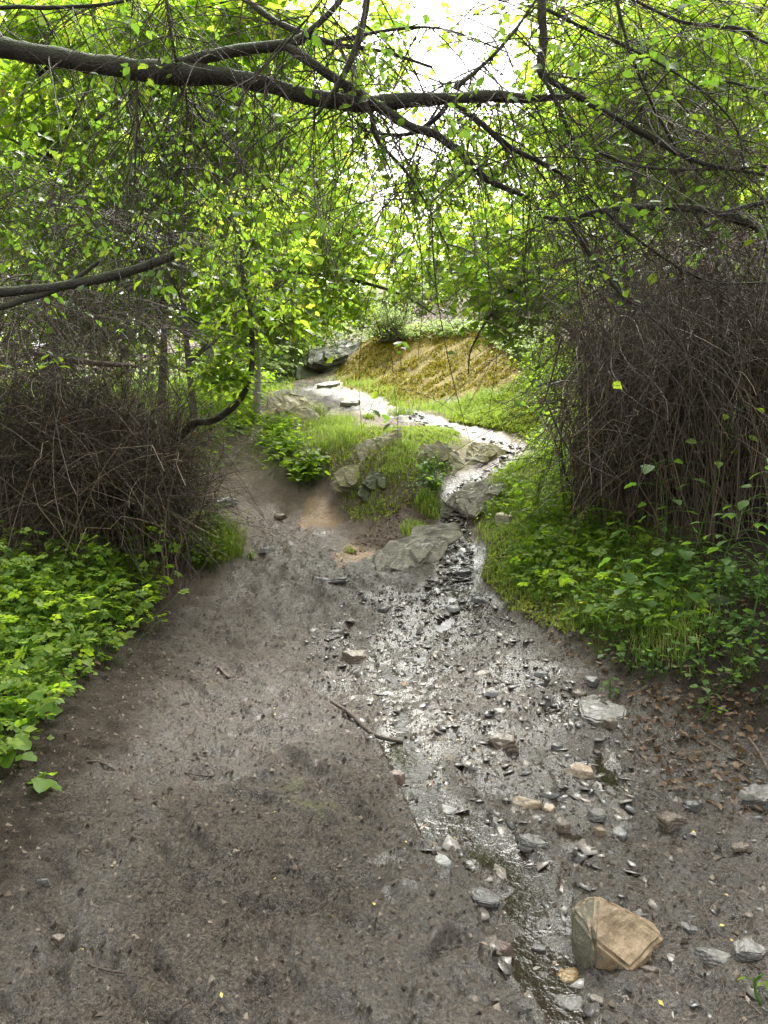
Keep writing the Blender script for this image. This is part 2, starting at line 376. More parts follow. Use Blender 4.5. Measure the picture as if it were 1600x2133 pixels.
def rock_material(name, c1, c2, moss=0.0, rough=.5, scale=1.0, mosscol=(.14, .15, .03), fol=True):
    m, nt, N, L, out = newmat(name); b = NB(nt)
    tc = b.n('ShaderNodeTexCoord').outputs['Object']
    mp = b.n('ShaderNodeMapping'); L.new(tc, mp.inputs[0]); mp.inputs['Rotation'].default_value = (.5, .35, .2); mp.inputs['Scale'].default_value = (1, 1, 6 if fol else 1.3)
    f = b.noise(mp.outputs[0], 9 * scale, 7, .65); f2 = b.noise(tc, 3.5 * scale, 4); f3 = b.noise(tc, 60 * scale, 3, .7)
    c = b.mix(b.ramp(f, [(.3, (0, 0, 0)), (.7, (1, 1, 1))]), c1, c2)
    c = b.mix(b.math('MULTIPLY', b.ramp(f2, [(.45, (0, 0, 0)), (.7, (1, 1, 1))]), .35), c, tuple(min(1, x * 1.5 + .02) for x in c2))
    c = b.mix(b.ramp(f3, [(.35, (.45, .45, .45)), (.6, (0, 0, 0))]), c, tuple(x * .45 for x in c1))
    if moss > 0:
        g = b.n('ShaderNodeNewGeometry'); sx = b.n('ShaderNodeSeparateXYZ'); L.new(g.outputs['Normal'], sx.inputs[0])
        k = b.math('MULTIPLY', b.math('ADD', b.math('MULTIPLY', sx.outputs[2], .5), b.math('SUBTRACT', b.noise(tc, 6 * scale, 5), .52)), moss * 3, True)
        c = b.mix(k, c, mosscol)
    pr = b.n('ShaderNodeBsdfPrincipled'); b.set(pr, 'Base Color', c)
    b.set(pr, 'Roughness', b.ramp(f2, [(.3, (rough - .12,) * 3), (.7, (rough + .2,) * 3)]))
    h = b.math('ADD', b.math('MULTIPLY', f, 1.0), b.math('MULTIPLY', f3, .35))
    b.set(pr, 'Normal', b.bump(h, .8, .012 / scale)); L.new(pr.outputs[0], out.inputs[0]); return m
M_RK = {
 'grey': rock_material('grey_slate', (.045, .043, .038), (.115, .11, .098), 0, .4, 2),
 'dark': rock_material('dark_wet_slate', (.028, .027, .027), (.075, .072, .07), 0, .32, 2),
 'pale': rock_material('pale_slate', (.085, .085, .08), (.20, .20, .19), 0, .32, 2),
 'brown': rock_material('brown_stone', (.045, .034, .023), (.12, .092, .065), 0, .4, 2),
 'tan': rock_material('tan_stone', (.11, .078, .045), (.23, .175, .11), 0, .45, 2, fol=False),
 'cream': rock_material('cream_stone', (.15, .105, .065), (.32, .26, .19), 0, .35, 2, fol=False),
 'ochre': rock_material('wet_ochre_slate', (.075, .045, .016), (.17, .11, .04), 0, .16, 2),
 'rust': rock_material('red_brown_stone', (.06, .037, .027), (.15, .10, .078), 0, .4, 2),
 'mossy': rock_material('mossy_schist', (.10, .085, .065), (.34, .30, .25), .7, .6, 1, (.19, .17, .03)),
 'schist': rock_material('pale_schist', (.10, .09, .075), (.38, .35, .31), .22, .5, 1.2, (.16, .17, .035)),
 'deepmoss': rock_material('dark_mossy_rock', (.03, .028, .022), (.08, .075, .06), .8, .6, 1, (.06, .075, .018)),
}

def ground_material():
    m, nt, N, L, out = newmat('muddy_ground'); b = NB(nt)
    tc = b.n('ShaderNodeTexCoord').outputs['Object']
    za = b.n('ShaderNodeAttribute', attribute_name='zone_a'); zb = b.n('ShaderNodeAttribute', attribute_name='zone_b')
    sa = b.n('ShaderNodeSeparateColor'); L.new(za.outputs['Color'], sa.inputs[0])
    sb = b.n('ShaderNodeSeparateColor'); L.new(zb.outputs['Color'], sb.inputs[0])
    wet, path, orange = sa.outputs; slab, moss, grass = sb.outputs
    f1 = b.noise(tc, 2.2, 5); f2 = b.noise(tc, 17, 6, .65); f3 = b.noise(tc, 75, 5, .75); f4 = b.noise(tc, 240, 3, .7)
    mud = b.mix(f1, (.031, .025, .019), (.060, .049, .038))
    mud = b.mix(b.ramp(f2, [(.38, (.4, .4, .4)), (.56, (0, 0, 0))]), mud, (.015, .011, .007))
    mud = b.mix(b.ramp(f3, [(.40, (1, 1, 1)), (.50, (0, 0, 0))]), mud, (.007, .005, .0035))
    mud = b.mix(b.ramp(f3, [(.51, (0, 0, 0)), (.62, (.75, .75, .75))]), mud, (.118, .098, .077))
    mud = b.mix(b.ramp(f4, [(.55, (0, 0, 0)), (.64, (.8, .8, .8))]), mud, (.17, .145, .118))
    mud = b.mix(b.ramp(f4, [(.38, (.9, .9, .9)), (.46, (0, 0, 0))]), mud, (.006, .0045, .003))
    wetmud = b.mix(f2, (.010, .0075, .0055), (.032, .025, .018))
    wetmud = b.mix(b.ramp(f3, [(.54, (0, 0, 0)), (.70, (.55, .55, .55))]), wetmud, (.13, .11, .09))
    wetmud = b.mix(b.ramp(f3, [(.38, (.9, .9, .9)), (.47, (0, 0, 0))]), wetmud, (.006, .005, .004))
    c = b.mix(b.math('MULTIPLY', wet, .9), mud, wetmud)
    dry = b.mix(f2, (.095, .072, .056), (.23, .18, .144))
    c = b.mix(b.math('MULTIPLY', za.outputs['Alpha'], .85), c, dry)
    org = b.mix(f2, (.17, .105, .052), (.38, .26, .15))
    c = b.mix(b.math('MULTIPLY', orange, b.ramp(f1, [(.25, (.4,) * 3), (.6, (.95,) * 3)])), c, org)
    soil = b.mix(f2, (.012, .009, .006), (.042, .032, .022))
    soil = b.mix(b.ramp(f3, [(.40, (.9,) * 3), (.52, (0,) * 3)]), soil, (.008, .006, .004)); soil = b.mix(b.ramp(f4, [(.6, (0,) * 3), (.72, (.7,) * 3)]), soil, (.16, .12, .08))
    soil = b.mix(b.math('MULTIPLY', grass, b.ramp(b.noise(tc, 5, 4), [(.35, (.2,) * 3), (.6, (1,) * 3)])), soil, b.mix(f2, (.07, .10, .02), (.17, .19, .03)))
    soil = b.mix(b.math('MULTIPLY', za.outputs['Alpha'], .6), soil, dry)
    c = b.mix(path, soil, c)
    mps = b.n('ShaderNodeMapping'); L.new(tc, mps.inputs[0]); mps.inputs['Rotation'].default_value = (0, 0, -.70); mps.inputs['Scale'].default_value = (5, .5, 3)
    fs = b.noise(mps.outputs[0], 3.2, 7, .72)
    sl = b.mix(b.ramp(fs, [(.36, (0,) * 3), (.62, (1,) * 3)]), (.014, .012, .010), (.070, .062, .055)); sl = b.mix(b.ramp(b.noise(tc, 4, 5), [(.5, (0,) * 3), (.65, (.75,) * 3)]), sl, (.11, .12, .03))
    c = b.mix(slab, c, sl)
    ms = b.mix(b.ramp(f2, [(.3, (0,) * 3), (.7, (1,) * 3)]), (.07, .05, .008), (.18, .135, .013))
    mpv = b.n('ShaderNodeMapping'); L.new(tc, mpv.inputs[0]); mpv.inputs['Rotation'].default_value = (0, 0, -.70); mpv.inputs['Scale'].default_value = (5, .55, 3)
    ms = b.mix(b.ramp(b.noise(mpv.outputs[0], 1.3, 6, .7), [(.60, (0,) * 3), (.68, (.9,) * 3)]), ms, (.15, .135, .125))
    c = b.mix(moss, c, ms)
    pr = b.n('ShaderNodeBsdfPrincipled'); b.set(pr, 'Base Color', c); b.set(pr, 'Specular IOR Level', b.math('ADD', .16, b.math('MULTIPLY', wet, .42)))
    rd = b.ramp(f2, [(.32, (.26,) * 3), (.68, (.6,) * 3)]); rw = b.ramp(f2, [(.42, (.03,) * 3), (.70, (.22,) * 3)])
    r = b.mix(wet, rd, rw); r = b.mix(slab, r, (.55,) * 3); r = b.mix(b.math('SUBTRACT', 1.0, path), r, (.8,) * 3)
    b.set(pr, 'Roughness', r)
    h = b.math('ADD', b.math('MULTIPLY', f3, .5), b.math('ADD', b.math('MULTIPLY', f2, 1.2), b.math('MULTIPLY', f4, .10)))
    bw = b.n('ShaderNodeBump', i_Distance=.028); b.set(bw, 'Height', h); b.set(bw, 'Strength', b.math('SUBTRACT', .95, b.math('MULTIPLY', wet, .58))); b.set(pr, 'Normal', bw.outputs[0]); L.new(pr.outputs[0], out.inputs[0]); return m
M_GROUND = ground_material()

def water_material():
    m, nt, N, L, out = newmat('shallow_water'); b = NB(nt)
    tc = b.n('ShaderNodeTexCoord').outputs['Object']
    pr = b.n('ShaderNodeBsdfPrincipled', i_Roughness=.04, i_IOR=1.33)
    pr.inputs['Base Color'].default_value = (.022, .017, .012, 1); pr.inputs['Transmission Weight'].default_value = .3
    h = b.math('ADD', b.noise(tc, 26, 3, .55, .4), b.math('MULTIPLY', b.noise(tc, 90, 2), .25))
    b.set(pr, 'Normal', b.bump(h, .4, .012)); L.new(pr.outputs[0], out.inputs[0]); return m
M_WATER = water_material()

# ------------------------------------------------------------------ ground sheet
ys = [1.0]
while ys[-1] < 75: ys.append(ys[-1] + max(.0095, .0068 * ys[-1]))
ys = np.array(list(np.linspace(-9, .95, 60)) + ys)
u = np.concatenate([-np.geomspace(6, .66, 50), np.linspace(-.655, .655, 370), np.geomspace(.66, 6, 50)])
YY = np.repeat(ys[:, None], len(u), 1); XX = u[None, :] * (np.maximum(YY, .9) + 1.0)
NR, NCc = YY.shape
gzv = gz(XX, YY); zz = zones(XX, YY)
V = np.stack([XX, YY, gzv], -1).reshape(-1, 3)
idx = np.arange(NR * NCc).reshape(NR, NCc)
a, b_, c_, d_ = idx[:-1, :-1].ravel(), idx[:-1, 1:].ravel(), idx[1:, 1:].ravel(), idx[1:, :-1].ravel()
T = np.concatenate([np.stack([a, b_, c_], 1), np.stack([a, c_, d_], 1)])
me = mesh_from('ground', V, T, True)
grassmask = smooth(.0, .25, n2(XX, YY, .5, 21) + .12) * (1 - zz['path'])
rb = smooth(2.0, 4.0, YY - XX * 1.2); grassmask = grassmask * (.35 + .65 * rb) * smooth(-.2, .6, XX + (YY > 9) * 19)
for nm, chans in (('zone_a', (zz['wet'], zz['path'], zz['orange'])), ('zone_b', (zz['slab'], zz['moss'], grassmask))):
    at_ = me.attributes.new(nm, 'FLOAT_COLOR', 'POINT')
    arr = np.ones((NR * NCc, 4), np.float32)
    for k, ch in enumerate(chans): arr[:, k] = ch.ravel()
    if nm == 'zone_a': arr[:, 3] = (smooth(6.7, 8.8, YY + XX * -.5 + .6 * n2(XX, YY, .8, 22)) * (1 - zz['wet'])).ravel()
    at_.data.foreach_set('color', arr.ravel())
obj('ground', me, M_GROUND, kind='structure', label='muddy footpath and banks of wet brown earth')

# shallow stream water: a film at the channel's mean level, broken by the rough bed
gxs = np.arange(-1.6, 2.4, .02); gys = np.arange(1.3, 9.0, .02)
WX, WY = np.meshgrid(gxs, gys)
wds = dist_poly(WX, WY, SPb, SWb) + n2(WX, WY, 5, 2) * .3
wz = gz(WX, WY, False) - .023 - .017 * smooth(3.6, 5.0, WY) + n2(WX, WY, 3.5, 31) * .016
keep = ((wds < 1.35) | (zones(WX, WY)['pud'] > 0)) & (wz > gz(WX, WY) - .025)
wi = np.arange(WX.size).reshape(WX.shape)
q = keep[:-1, :-1] & keep[1:, :-1] & keep[:-1, 1:] & keep[1:, 1:]
a, b_, c_, d_ = wi[:-1, :-1][q], wi[:-1, 1:][q], wi[1:, 1:][q], wi[1:, :-1][q]
T = np.concatenate([np.stack([a, b_, c_], 1), np.stack([a, c_, d_], 1)])
used, inv = np.unique(T, return_inverse=True)
V = np.stack([WX.ravel(), WY.ravel(), wz.ravel()], -1)[used]
obj('water', mesh_from('water', V, inv.reshape(-1, 3), True), M_WATER, kind='structure', label='thin film of stream water trickling down the path')

# ------------------------------------------------------------------ geometry generators
def frames(D):
    up = np.where(np.abs(D[..., 2:3]) > .95, np.array([1., 0, 0]), np.array([0, 0, 1.]))
    S = norm(np.cross(D, up)); U = np.cross(S, D); return S, U
def tubes(P, R, sides=3):
    """P (N,K,3) polylines, R (N,K) radii -> verts, tris"""
    N_, K, _ = P.shape
    D = norm(np.gradient(P, axis=1)); S, U = frames(D)
    an = np.arange(sides) * 2 * math.pi / sides
    ring = P[:, :, None] + R[:, :, None, None] * (np.cos(an)[:, None] * S[:, :, None] + np.sin(an)[:, None] * U[:, :, None])
    Vv = ring.reshape(-1, 3)
    i = np.arange(N_ * K * sides).reshape(N_, K, sides)
    a = i[:, :-1]; b = np.roll(i, -1, 2)[:, :-1]; c = np.roll(i, -1, 2)[:, 1:]; d = i[:, 1:]
    Tt = np.concatenate([np.stack([a, b, c], -1).reshape(-1, 3), np.stack([a, c, d], -1).reshape(-1, 3)])
    return Vv, Tt
def resample(P, k):
    """Catmull-Rom through points (with radius column)"""
    P = np.asarray(P, float); P = np.vstack([2 * P[0] - P[1], P, 2 * P[-1] - P[-2]])
    out = []
    m = len(P) - 3
    for t in np.linspace(0, m - 1e-6, k):
        i = int(t); f = t - i; p0, p1, p2, p3 = P[i:i + 4]
        out.append(.5 * ((2 * p1) + (p2 - p0) * f + (2 * p0 - 5 * p1 + 4 * p2 - p3) * f * f + (3 * p1 - p0 - 3 * p2 + p3) * f ** 3))
    return np.array(out)
def limb_mesh(name, pts, k=None, sides=12, knob=.12, cap=True):
    """pts rows: x y z r"""
    L = np.linalg.norm(np.diff(np.asarray(pts)[:, :3], axis=0), axis=1).sum()
    k = k or int(max(6, L / .05)); Q = resample(pts, k)
    P, R = Q[:, :3], np.maximum(Q[:, 3], .0012)
    D = norm(np.gradient(P, axis=0)); S, U = frames(D)
    # parallel transport keeps the rings from twisting
    for i in range(1, k):
        s = S[i - 1] - D[i] * (S[i - 1] @ D[i]); S[i] = s / np.linalg.norm(s); U[i] = np.cross(S[i], D[i])
    an = np.arange(sides) * 2 * math.pi / sides
    ring = P[:, None] + R[:, None, None] * (np.cos(an)[None, :, None] * S[:, None] + np.sin(an)[None, :, None] * U[:, None])
    nn = noise(ring * 9) + .6 * noise(ring * 24)
    ring = P[:, None] + (ring - P[:, None]) * (1 + knob * 2.2 * nn)[..., None]
    Vv = ring.reshape(-1, 3); i = np.arange(k * sides).reshape(k, sides)
    a, b, c, d = i[:-1], np.roll(i, -1, 1)[:-1], np.roll(i, -1, 1)[1:], i[1:]
    Tt = [np.stack([a, b, c], -1).reshape(-1, 3), np.stack([a, c, d], -1).reshape(-1, 3)]
    if cap:
        Vv = np.vstack([Vv, P[:1], P[-1:]]); n0 = k * sides
        Tt.append(np.stack([np.full(sides, n0), np.roll(i[0], -1), i[0]], -1)); Tt.append(np.stack([np.full(sides, n0 + 1), i[-1], np.roll(i[-1], -1)], -1))
    return mesh_from(name, Vv, np.concatenate(Tt), True)
def pxl(pts):
    """pixel polyline with distance and thickness in px -> x y z r"""
    return np.array([[*at(p[0], p[1], p[2]), p[3] * .5 * p[2] / FPX] for p in pts])

LEAF_LO = (np.array([(0, 0, 0), (.34, .45, .06), (-.34, .45, .06), (0, 1, -.04)]), np.array([(0, 1, 3), (0, 3, 2)]))
LEAF_HI = (np.array([(0, 0, 0), (.24, .22, .05), (.33, .5, .07), (.17, .8, .03), (-.24, .22, .05), (-.33, .5, .07), (-.17, .8, .03), (0, 1, -.08), (0, .5, 0)]),
           np.array([(0, 1, 8), (1, 2, 8), (2, 3, 8), (3, 7, 8), (4, 0, 8), (5, 4, 8), (6, 5, 8), (7, 6, 8)]))
_a = np.linspace(-2.5, 2.5, 17); _r = 1.0 * (.62 + .38 * np.abs(np.cos(_a * 1.5)) ** .8) * (1 - .25 * np.abs(_a) / 2.5)
_pl = [((0, .42), 0, .58), ((.02, .40), .95, .46), ((-.02, .40), -.95, .46), ((.02, .16), 1.25, .34), ((-.02, .16), -1.25, .34)]
_pv, _pt = [], []
for (_c, _an, _s) in _pl:      # cut, pinnate leaf of five leaflets
    for (_x, _y, _z) in LEAF_LO[0] * np.array([1.25, 1, 1]): _pv.append((_c[0] + _s * (_x * math.cos(_an) + _y * math.sin(_an)), _c[1] + _s * (_y * math.cos(_an) - _x * math.sin(_an)), _s * _z - .06 * abs(_an)))
    _pt += [tuple(i + len(_pv) - 4 for i in f) for f in LEAF_LO[1]]
LEAF_PINN = (np.array(_pv), np.array(_pt))
LEAF_LOBED = (np.vstack([[(0, 0, 0)], np.stack([np.sin(_a) * _r * .56, .42 + np.cos(_a) * _r * .56, .10 * np.abs(np.sin(_a)) - .03 * np.cos(_a * 6)], -1), [(0, .42, .0)]]),
              np.array([(18, i + 1, i) for i in range(1, 17)] + [(18, 1, 0), (18, 0, 17)]))
def leaves(pos, dirn, nrm, size, proto, width=1.0):
    pv, pt = proto
    dirn = norm(dirn); S = norm(np.cross(dirn, nrm)); Nn = np.cross(S, dirn)
    size = np.asarray(size)[:, None, None]
    v = pos[:, None] + size * (pv[None, :, 0:1] * width * S[:, None] + pv[None, :, 1:2] * dirn[:, None] + pv[None, :, 2:3] * Nn[:, None])
    t = pt[None] + (np.arange(len(pos)) * len(pv))[:, None, None]
    return v.reshape(-1, 3), t.reshape(-1, 3)
def merge(parts):
    vs_, ts_, o = [], [], 0
    for v, t in parts:
        vs_.append(v); ts_.append(t + o); o += len(v)
    return np.concatenate(vs_), np.concatenate(ts_)
def rand_dir(n, up=0.0, g=rng):
    d = g.normal(size=(n, 3)); d[:, 2] += up; return norm(d)
def spray(cent, n, size, length, droop=.5, proto=LEAF_LO, tilt=.55, g=rng, twig=0.0, width=1.0, down=.35):
    """leafy twigs: cent (N,3); each gets n alternate leaves"""
    Nn = len(cent)
    d = g.normal(size=(Nn, 3)); d[:, 2] = d[:, 2] * .45 - droop * .35; d = norm(d)
    t = (np.arange(n) + g.random((Nn, n)) * .6) / n
    ln = length * (.6 + .8 * g.random((Nn, 1)))
    s = t * ln
    pos = cent[:, None] + d[:, None] * s[..., None]; pos[..., 2] -= droop * .5 * s ** 2 / np.maximum(length, .01)
    side = norm(np.cross(d, np.array([0, 0, 1.])))
    sg = np.where(np.arange(n) % 2 == 0, 1., -1.)[None, :, None]
    dr = d[:, None] * .6 + side[:, None] * sg * (.9) + g.normal(size=(Nn, n, 3)) * .3; dr[..., 2] -= down
    nr = np.array([0, 0, 1.]) + g.normal(size=(Nn, n, 3)) * tilt
    sz = size * (.6 + .7 * g.random((Nn, n)))
    V_, T_ = leaves(pos.reshape(-1, 3), dr.reshape(-1, 3), nr.reshape(-1, 3), sz.ravel(), proto, width)
    out = [(V_, T_)]
    if twig > 0:
        tt = np.linspace(0, 1, 4)[None, :] * ln
        P = cent[:, None] + d[:, None] * tt[..., None]; P[..., 2] -= droop * .5 * tt ** 2 / max(length, .01)
        tw = tubes(P, np.repeat(np.linspace(twig, twig * .35, 4)[None], Nn, 0), 3)
        return merge(out), tw
    return merge(out), None
def in_blobs(blobs, n, g=rng):
    """blobs: (px,row,Y,rx_px,ry_px,depth_m,weight) -> points"""
    w = np.array([b[6] for b in blobs], float); w /= w.sum()
    k = g.choice(len(blobs), n, p=w); out = np.empty((n, 3))
    C = np.array([at(b[0], b[1], b[2]) for b in blobs]); Rr = np.array([(b[3] * b[2] / FPX, b[5], b[4] * b[2] / FPX) for b in blobs])
    d = rand_dir(n, 0, g) * (g.random((n, 1)) ** (1 / 2.2))
    return C[k] + d * Rr[k]
def in_poly(poly, n, g=rng):
    lo, hi = poly.min(0), poly.max(0); out = np.empty((0, 2))
    while len(out) < n:
        p = lo + (hi - lo) * g.random((n * 2, 2)); out = np.vstack([out, p[inside(p[:, 0], p[:, 1], poly)]])
    return out[:n]
def ground_pts(poly_px, n, g=rng):
    p = in_poly(polyw(poly_px), n, g); return np.column_stack([p, gz(p[:, 0], p[:, 1])])
def blades(base, h, w, lean=.5, g=rng, bend=1.0):
    n = len(base); az = g.random(n) * 2 * math.pi
    out = np.stack([np.cos(az), np.sin(az), np.zeros(n)], -1); sd = np.stack([-np.sin(az), np.cos(az), np.zeros(n)], -1)
    h = h * (.45 + .8 * g.random(n)); le = lean * (.3 + g.random(n))
    m = base + out * (h * le * .35)[:, None] + np.array([0, 0, 1.]) * (h * .62)[:, None]
    tip = base + out * (h * le * (1.0 + .3 * bend))[:, None] + np.array([0, 0, 1.]) * (h * (1 - .35 * le * bend))[:, None]
    hw = (w * (.6 + .6 * g.random(n)) * .5)[:, None]
    V_ = np.stack([base - sd * hw, base + sd * hw, m - sd * hw * .8, m + sd * hw * .8, tip], 1).reshape(-1, 3)
    T_ = np.array([(0, 1, 3), (0, 3, 2), (2, 3, 4)])[None] + (np.arange(n) * 5)[:, None, None]
    return V_, T_.reshape(-1, 3)


# ------------------------------------------------------------------ stones
def tri_arrays(bm):
    bmesh.ops.triangulate(bm, faces=bm.faces[:])
    me_ = bpy.data.meshes.new('tmp'); bm.to_mesh(me_); bm.free()
    return me_
def hull_rock(name, pts, seed, cuts=3, rough=.03, layer=0.0, layer_freq=30.0, dip=(.45, -.25, .85), bevel=.06):
    """convex hull of points, chamfered, subdivided and roughened; layer>0 cuts foliation steps"""
    pts = np.asarray(pts, float); size = np.ptp(pts, axis=0).max()
    bm = bmesh.new()
    for p in pts: bm.verts.new(p)
    r = bmesh.ops.convex_hull(bm, input=bm.verts[:])
    junk = [v for v in bm.verts if not v.link_faces]
    bmesh.ops.delete(bm, geom=junk, context='VERTS')
    bmesh.ops.dissolve_limit(bm, angle_limit=.12, verts=bm.verts[:], edges=bm.edges[:])
    if bevel: bmesh.ops.bevel(bm, geom=bm.edges[:], offset=bevel * size * .5, segments=2, affect='EDGES', clamp_overlap=True)
    bmesh.ops.triangulate(bm, faces=bm.faces[:])
    for _ in range(cuts):
        es = [e for e in bm.edges if e.calc_length() > size * .075]
        if not es: break
        bmesh.ops.subdivide_edges(bm, edges=es, cuts=1, use_grid_fill=True)
        bmesh.ops.triangulate(bm, faces=bm.faces[:])
    bm.normal_update()
    co = np.array([v.co for v in bm.verts]); no = np.array([v.normal for v in bm.verts])
    q = co / size + seed * 3.17
    d = noise(q * 3.1) * 1.0 + noise(q * 8) * .55 + noise(q * 19) * .35
    disp = d * rough * size
    if layer:
        n_ = np.array(dip) / np.linalg.norm(dip)
        s = (co @ n_) / size * layer_freq + noise(q * 2.2) * 2.2
        saw = np.abs((s % 1.0) - .5) * 2
        amp = layer * size * (.4 + .9 * np.clip(noise(q * 4 + 9) + .5, 0, 1))
        disp = disp + (smooth(.15, .55, saw) - .7) * amp * (1 - np.abs(no @ n_) ** 2 * .6)
    co = co + no * disp[:, None]
    for v, c in zip(bm.verts, co): v.co = c
    me_ = bpy.data.meshes.new(name); bm.to_mesh(me_); bm.free()
    me_.name = name
    return me_

def slab_pts(w, d, t, g, n=6):
    n += 2; an = (np.arange(n) + g.random(n) * .8) * 2 * math.pi / n + g.random() * 6
    rr = .66 + .42 * g.random(n)
    top, bot = [], []
    for a_, r_ in zip(an, rr):
        k = .70 + .36 * g.random()
        top.append((math.cos(a_) * r_ * k * w / 2, math.sin(a_) * r_ * k * d / 2, t * (.22 + .40 * g.random())))
        bot.append((math.cos(a_ + .08) * r_ * w / 2, math.sin(a_ + .08) * r_ * d / 2, -t * (.4 + .2 * g.random())))
    return np.array(top + bot)

STONES = [ # px,row,w_px,h_px,thickness ratio,material,yaw,tilt,label
 (1248,1473,120,66,.22,'grey',.2,.10,'broad flat grey slab lying at the foot of the right bank'),
 (1272,1512,40,20,.5,'brown',.4,.1,'small brown stone tucked in front of the broad grey slab'),
 (1230,1413,30,22,.7,'grey',.7,.2,'small grey block upright behind the broad slab'),
 (1208,1438,42,16,.35,'brown',.1,.1,'thin brown stone touching the back of the broad slab'),
 (1122,1423,34,16,.5,'dark',.1,.05,'small dark block with pale top in the mud short of the bank'),
 (1210,1611,62,42,.6,'cream',.3,.25,'cream and tan rounded stone in the middle of the stony channel'),
 (1048,1546,78,48,.5,'brown',-.2,.2,'jagged grey brown stone with rusty top near the channel centre'),
 (1090,1662,74,34,.45,'tan',-.15,.1,'long tan stone like a loaf lying across the stones'),
 (1143,1668,32,28,.8,'cream',.5,.2,'small knobbly pale stone at the right end of the loaf-shaped stone'),
 (738,1370,58,34,.55,'brown',.1,.15,'lone brown stone standing proud in the middle of the path'),
 (824,1622,46,28,.6,'rust',0,.1,'red brown block on the left lip of the water channel'),
 (905,1755,28,40,.3,'pale',1.2,.3,'pale upright flake at the left side of the wet channel'),
 (920,1815,34,38,.5,'pale',.9,.2,'pale blue grey stone below the upright flake'),
 (1005,1866,64,52,.3,'dark',.3,.12,'star-shaped dark flat stone on the channel bed'),
 (1048,1974,66,34,.5,'rust',-.5,.15,'long brown wedge of stone lying left of the wet ochre slab'),
 (1123,1960,34,46,.6,'dark',1.4,.1,'dark grey block set between the brown wedge and the ochre slab'),
 (1186,1990,80,84,.16,'ochre',-.6,.10,'wet ochre triangular slab left of the tan boulder'),
 (1183,2070,72,44,.45,'grey',.2,.1,'rounded grey stone in the trickle near the bottom edge'),
 (1128,2090,50,34,.4,'dark',-.4,.1,'dark grey stone left of the rounded stone at the bottom'),
 (1200,2125,96,36,.25,'ochre',.3,.05,'ochre slab cut by the bottom edge of the view'),
 (1243,2076,30,34,.7,'brown',1.2,.1,'small brown stone right of the rounded grey stone'),
 (1110,1755,82,42,.35,'grey',.1,.12,'broken grey slab beside the white glinting puddle'),
 (1172,1712,32,32,.9,'brown',.2,.1,'stubby grey brown stone standing in dark water'),
 (1246,1690,52,26,.35,'grey',-.1,.1,'two-layered flat grey stone above the small tan block'),
 (1252,1722,26,32,.8,'tan',1.3,.1,'small square tan block under the two-layered stone'),
 (1290,1722,40,26,.4,'pale',-.4,.2,'pale cracked stone right of the small tan block'),
 (1400,1710,76,42,.45,'brown',-.55,.25,'ridged brown stone leaning out of the mud on the right'),
 (1446,1672,50,24,.5,'dark',.1,.1,'dark rounded stone with a hollow under its left end'),
 (1580,1655,84,52,.4,'grey',.3,.08,'square-edged grey slab cut by the right edge of the view'),
 (1487,1992,58,70,.4,'grey',1.35,.2,'wedge-shaped grey stone right of the boulder'),
 (1562,1996,82,56,.55,'grey',.1,.1,'angular grey block in the lower right corner'),
 (1433,1922,38,44,.5,'dark',1.0,.2,'small dark stone above the wedge-shaped one'),
 (1333,1893,40,22,.5,'grey',-.2,.1,'flat grey stone peeping out behind the tan boulder'),
 (1352,2012,46,24,.5,'brown',0,.05,'half buried brown stone in front of the tan boulder'),
 (90,1838,36,18,.5,'dark',.1,.1,'dark stone alone on the left mud, the upper of two'),
 (120,1940,32,20,.6,'brown',.5,.1,'brown stone alone on the left mud, the lower of two'),
 (1005,1398,48,22,.4,'brown',.2,.1,'grey brown stone in the wet gravel above the channel'),
 (1025,1447,34,14,.35,'pale',-.1,.1,'pale flake lying on the wet gravel'),
 (1160,1560,32,20,.6,'dark',.1,.1,'dark square stone between the broad slab and the jagged stone'),
 (1130,1398,40,12,.25,'pale',0,.05,'thin pale flake where the mud meets the right bank'),
 (684,1204,125,12,.08,'dark',.02,.02,'long thin stone ledge lying like a step across the path'),
 (555,1150,34,12,.35,'pale',.1,.05,'pale flat stone at the left rim of the path'),
 (462,1047,66,26,.3,'pale',-.2,.1,'pale grey rock at the corner of the left thicket'),
 (582,1077,30,12,.4,'brown',.1,.1,'small brown stone where the path forks'),
 (800,1265,34,12,.3,'dark',.2,.1,'thin dark flake below the slanting outcrop'),
 (1496,1256,56,42,.6,'deepmoss',.2,.1,'mossy rock in the shade under the right thicket'),
 (1055,1082,56,44,.7,'mossy',.1,.1,'round mossy rock among the leaves of the right bank'),
 (1545,1762,64,24,.2,'brown',.2,.02,'flat ochre brown stone flush with the mud on the right'),
 (945,1262,34,12,.3,'pale',.1,.1,'pale flake in the trickle below the right bank'),
 (1000,1250,46,14,.3,'dark',-.1,.1,'dark wet flake at the edge of the right bank'),
 (700,1320,40,10,.3,'grey',0,.05,'flat grey flake on the path above the lone brown stone'),
 (965,1190,36,14,.4,'dark',.2,.1,'dark stone in the trickle right of the slanting outcrop'),
 (905,1650,34,20,.15,'mossy',.3,.05,'small olive green stone under the channel water'),
 (935,1672,40,30,.25,'pale',-.3,.15,'bright pale slate in the channel below the olive stone'),
 (845,1548,50,16,.25,'dark',.5,.1,'dark wet slate above the red brown block'),
 (1300,1640,44,14,.2,'grey',-.3,.05,'thin grey slate right of the cream stone'),
]
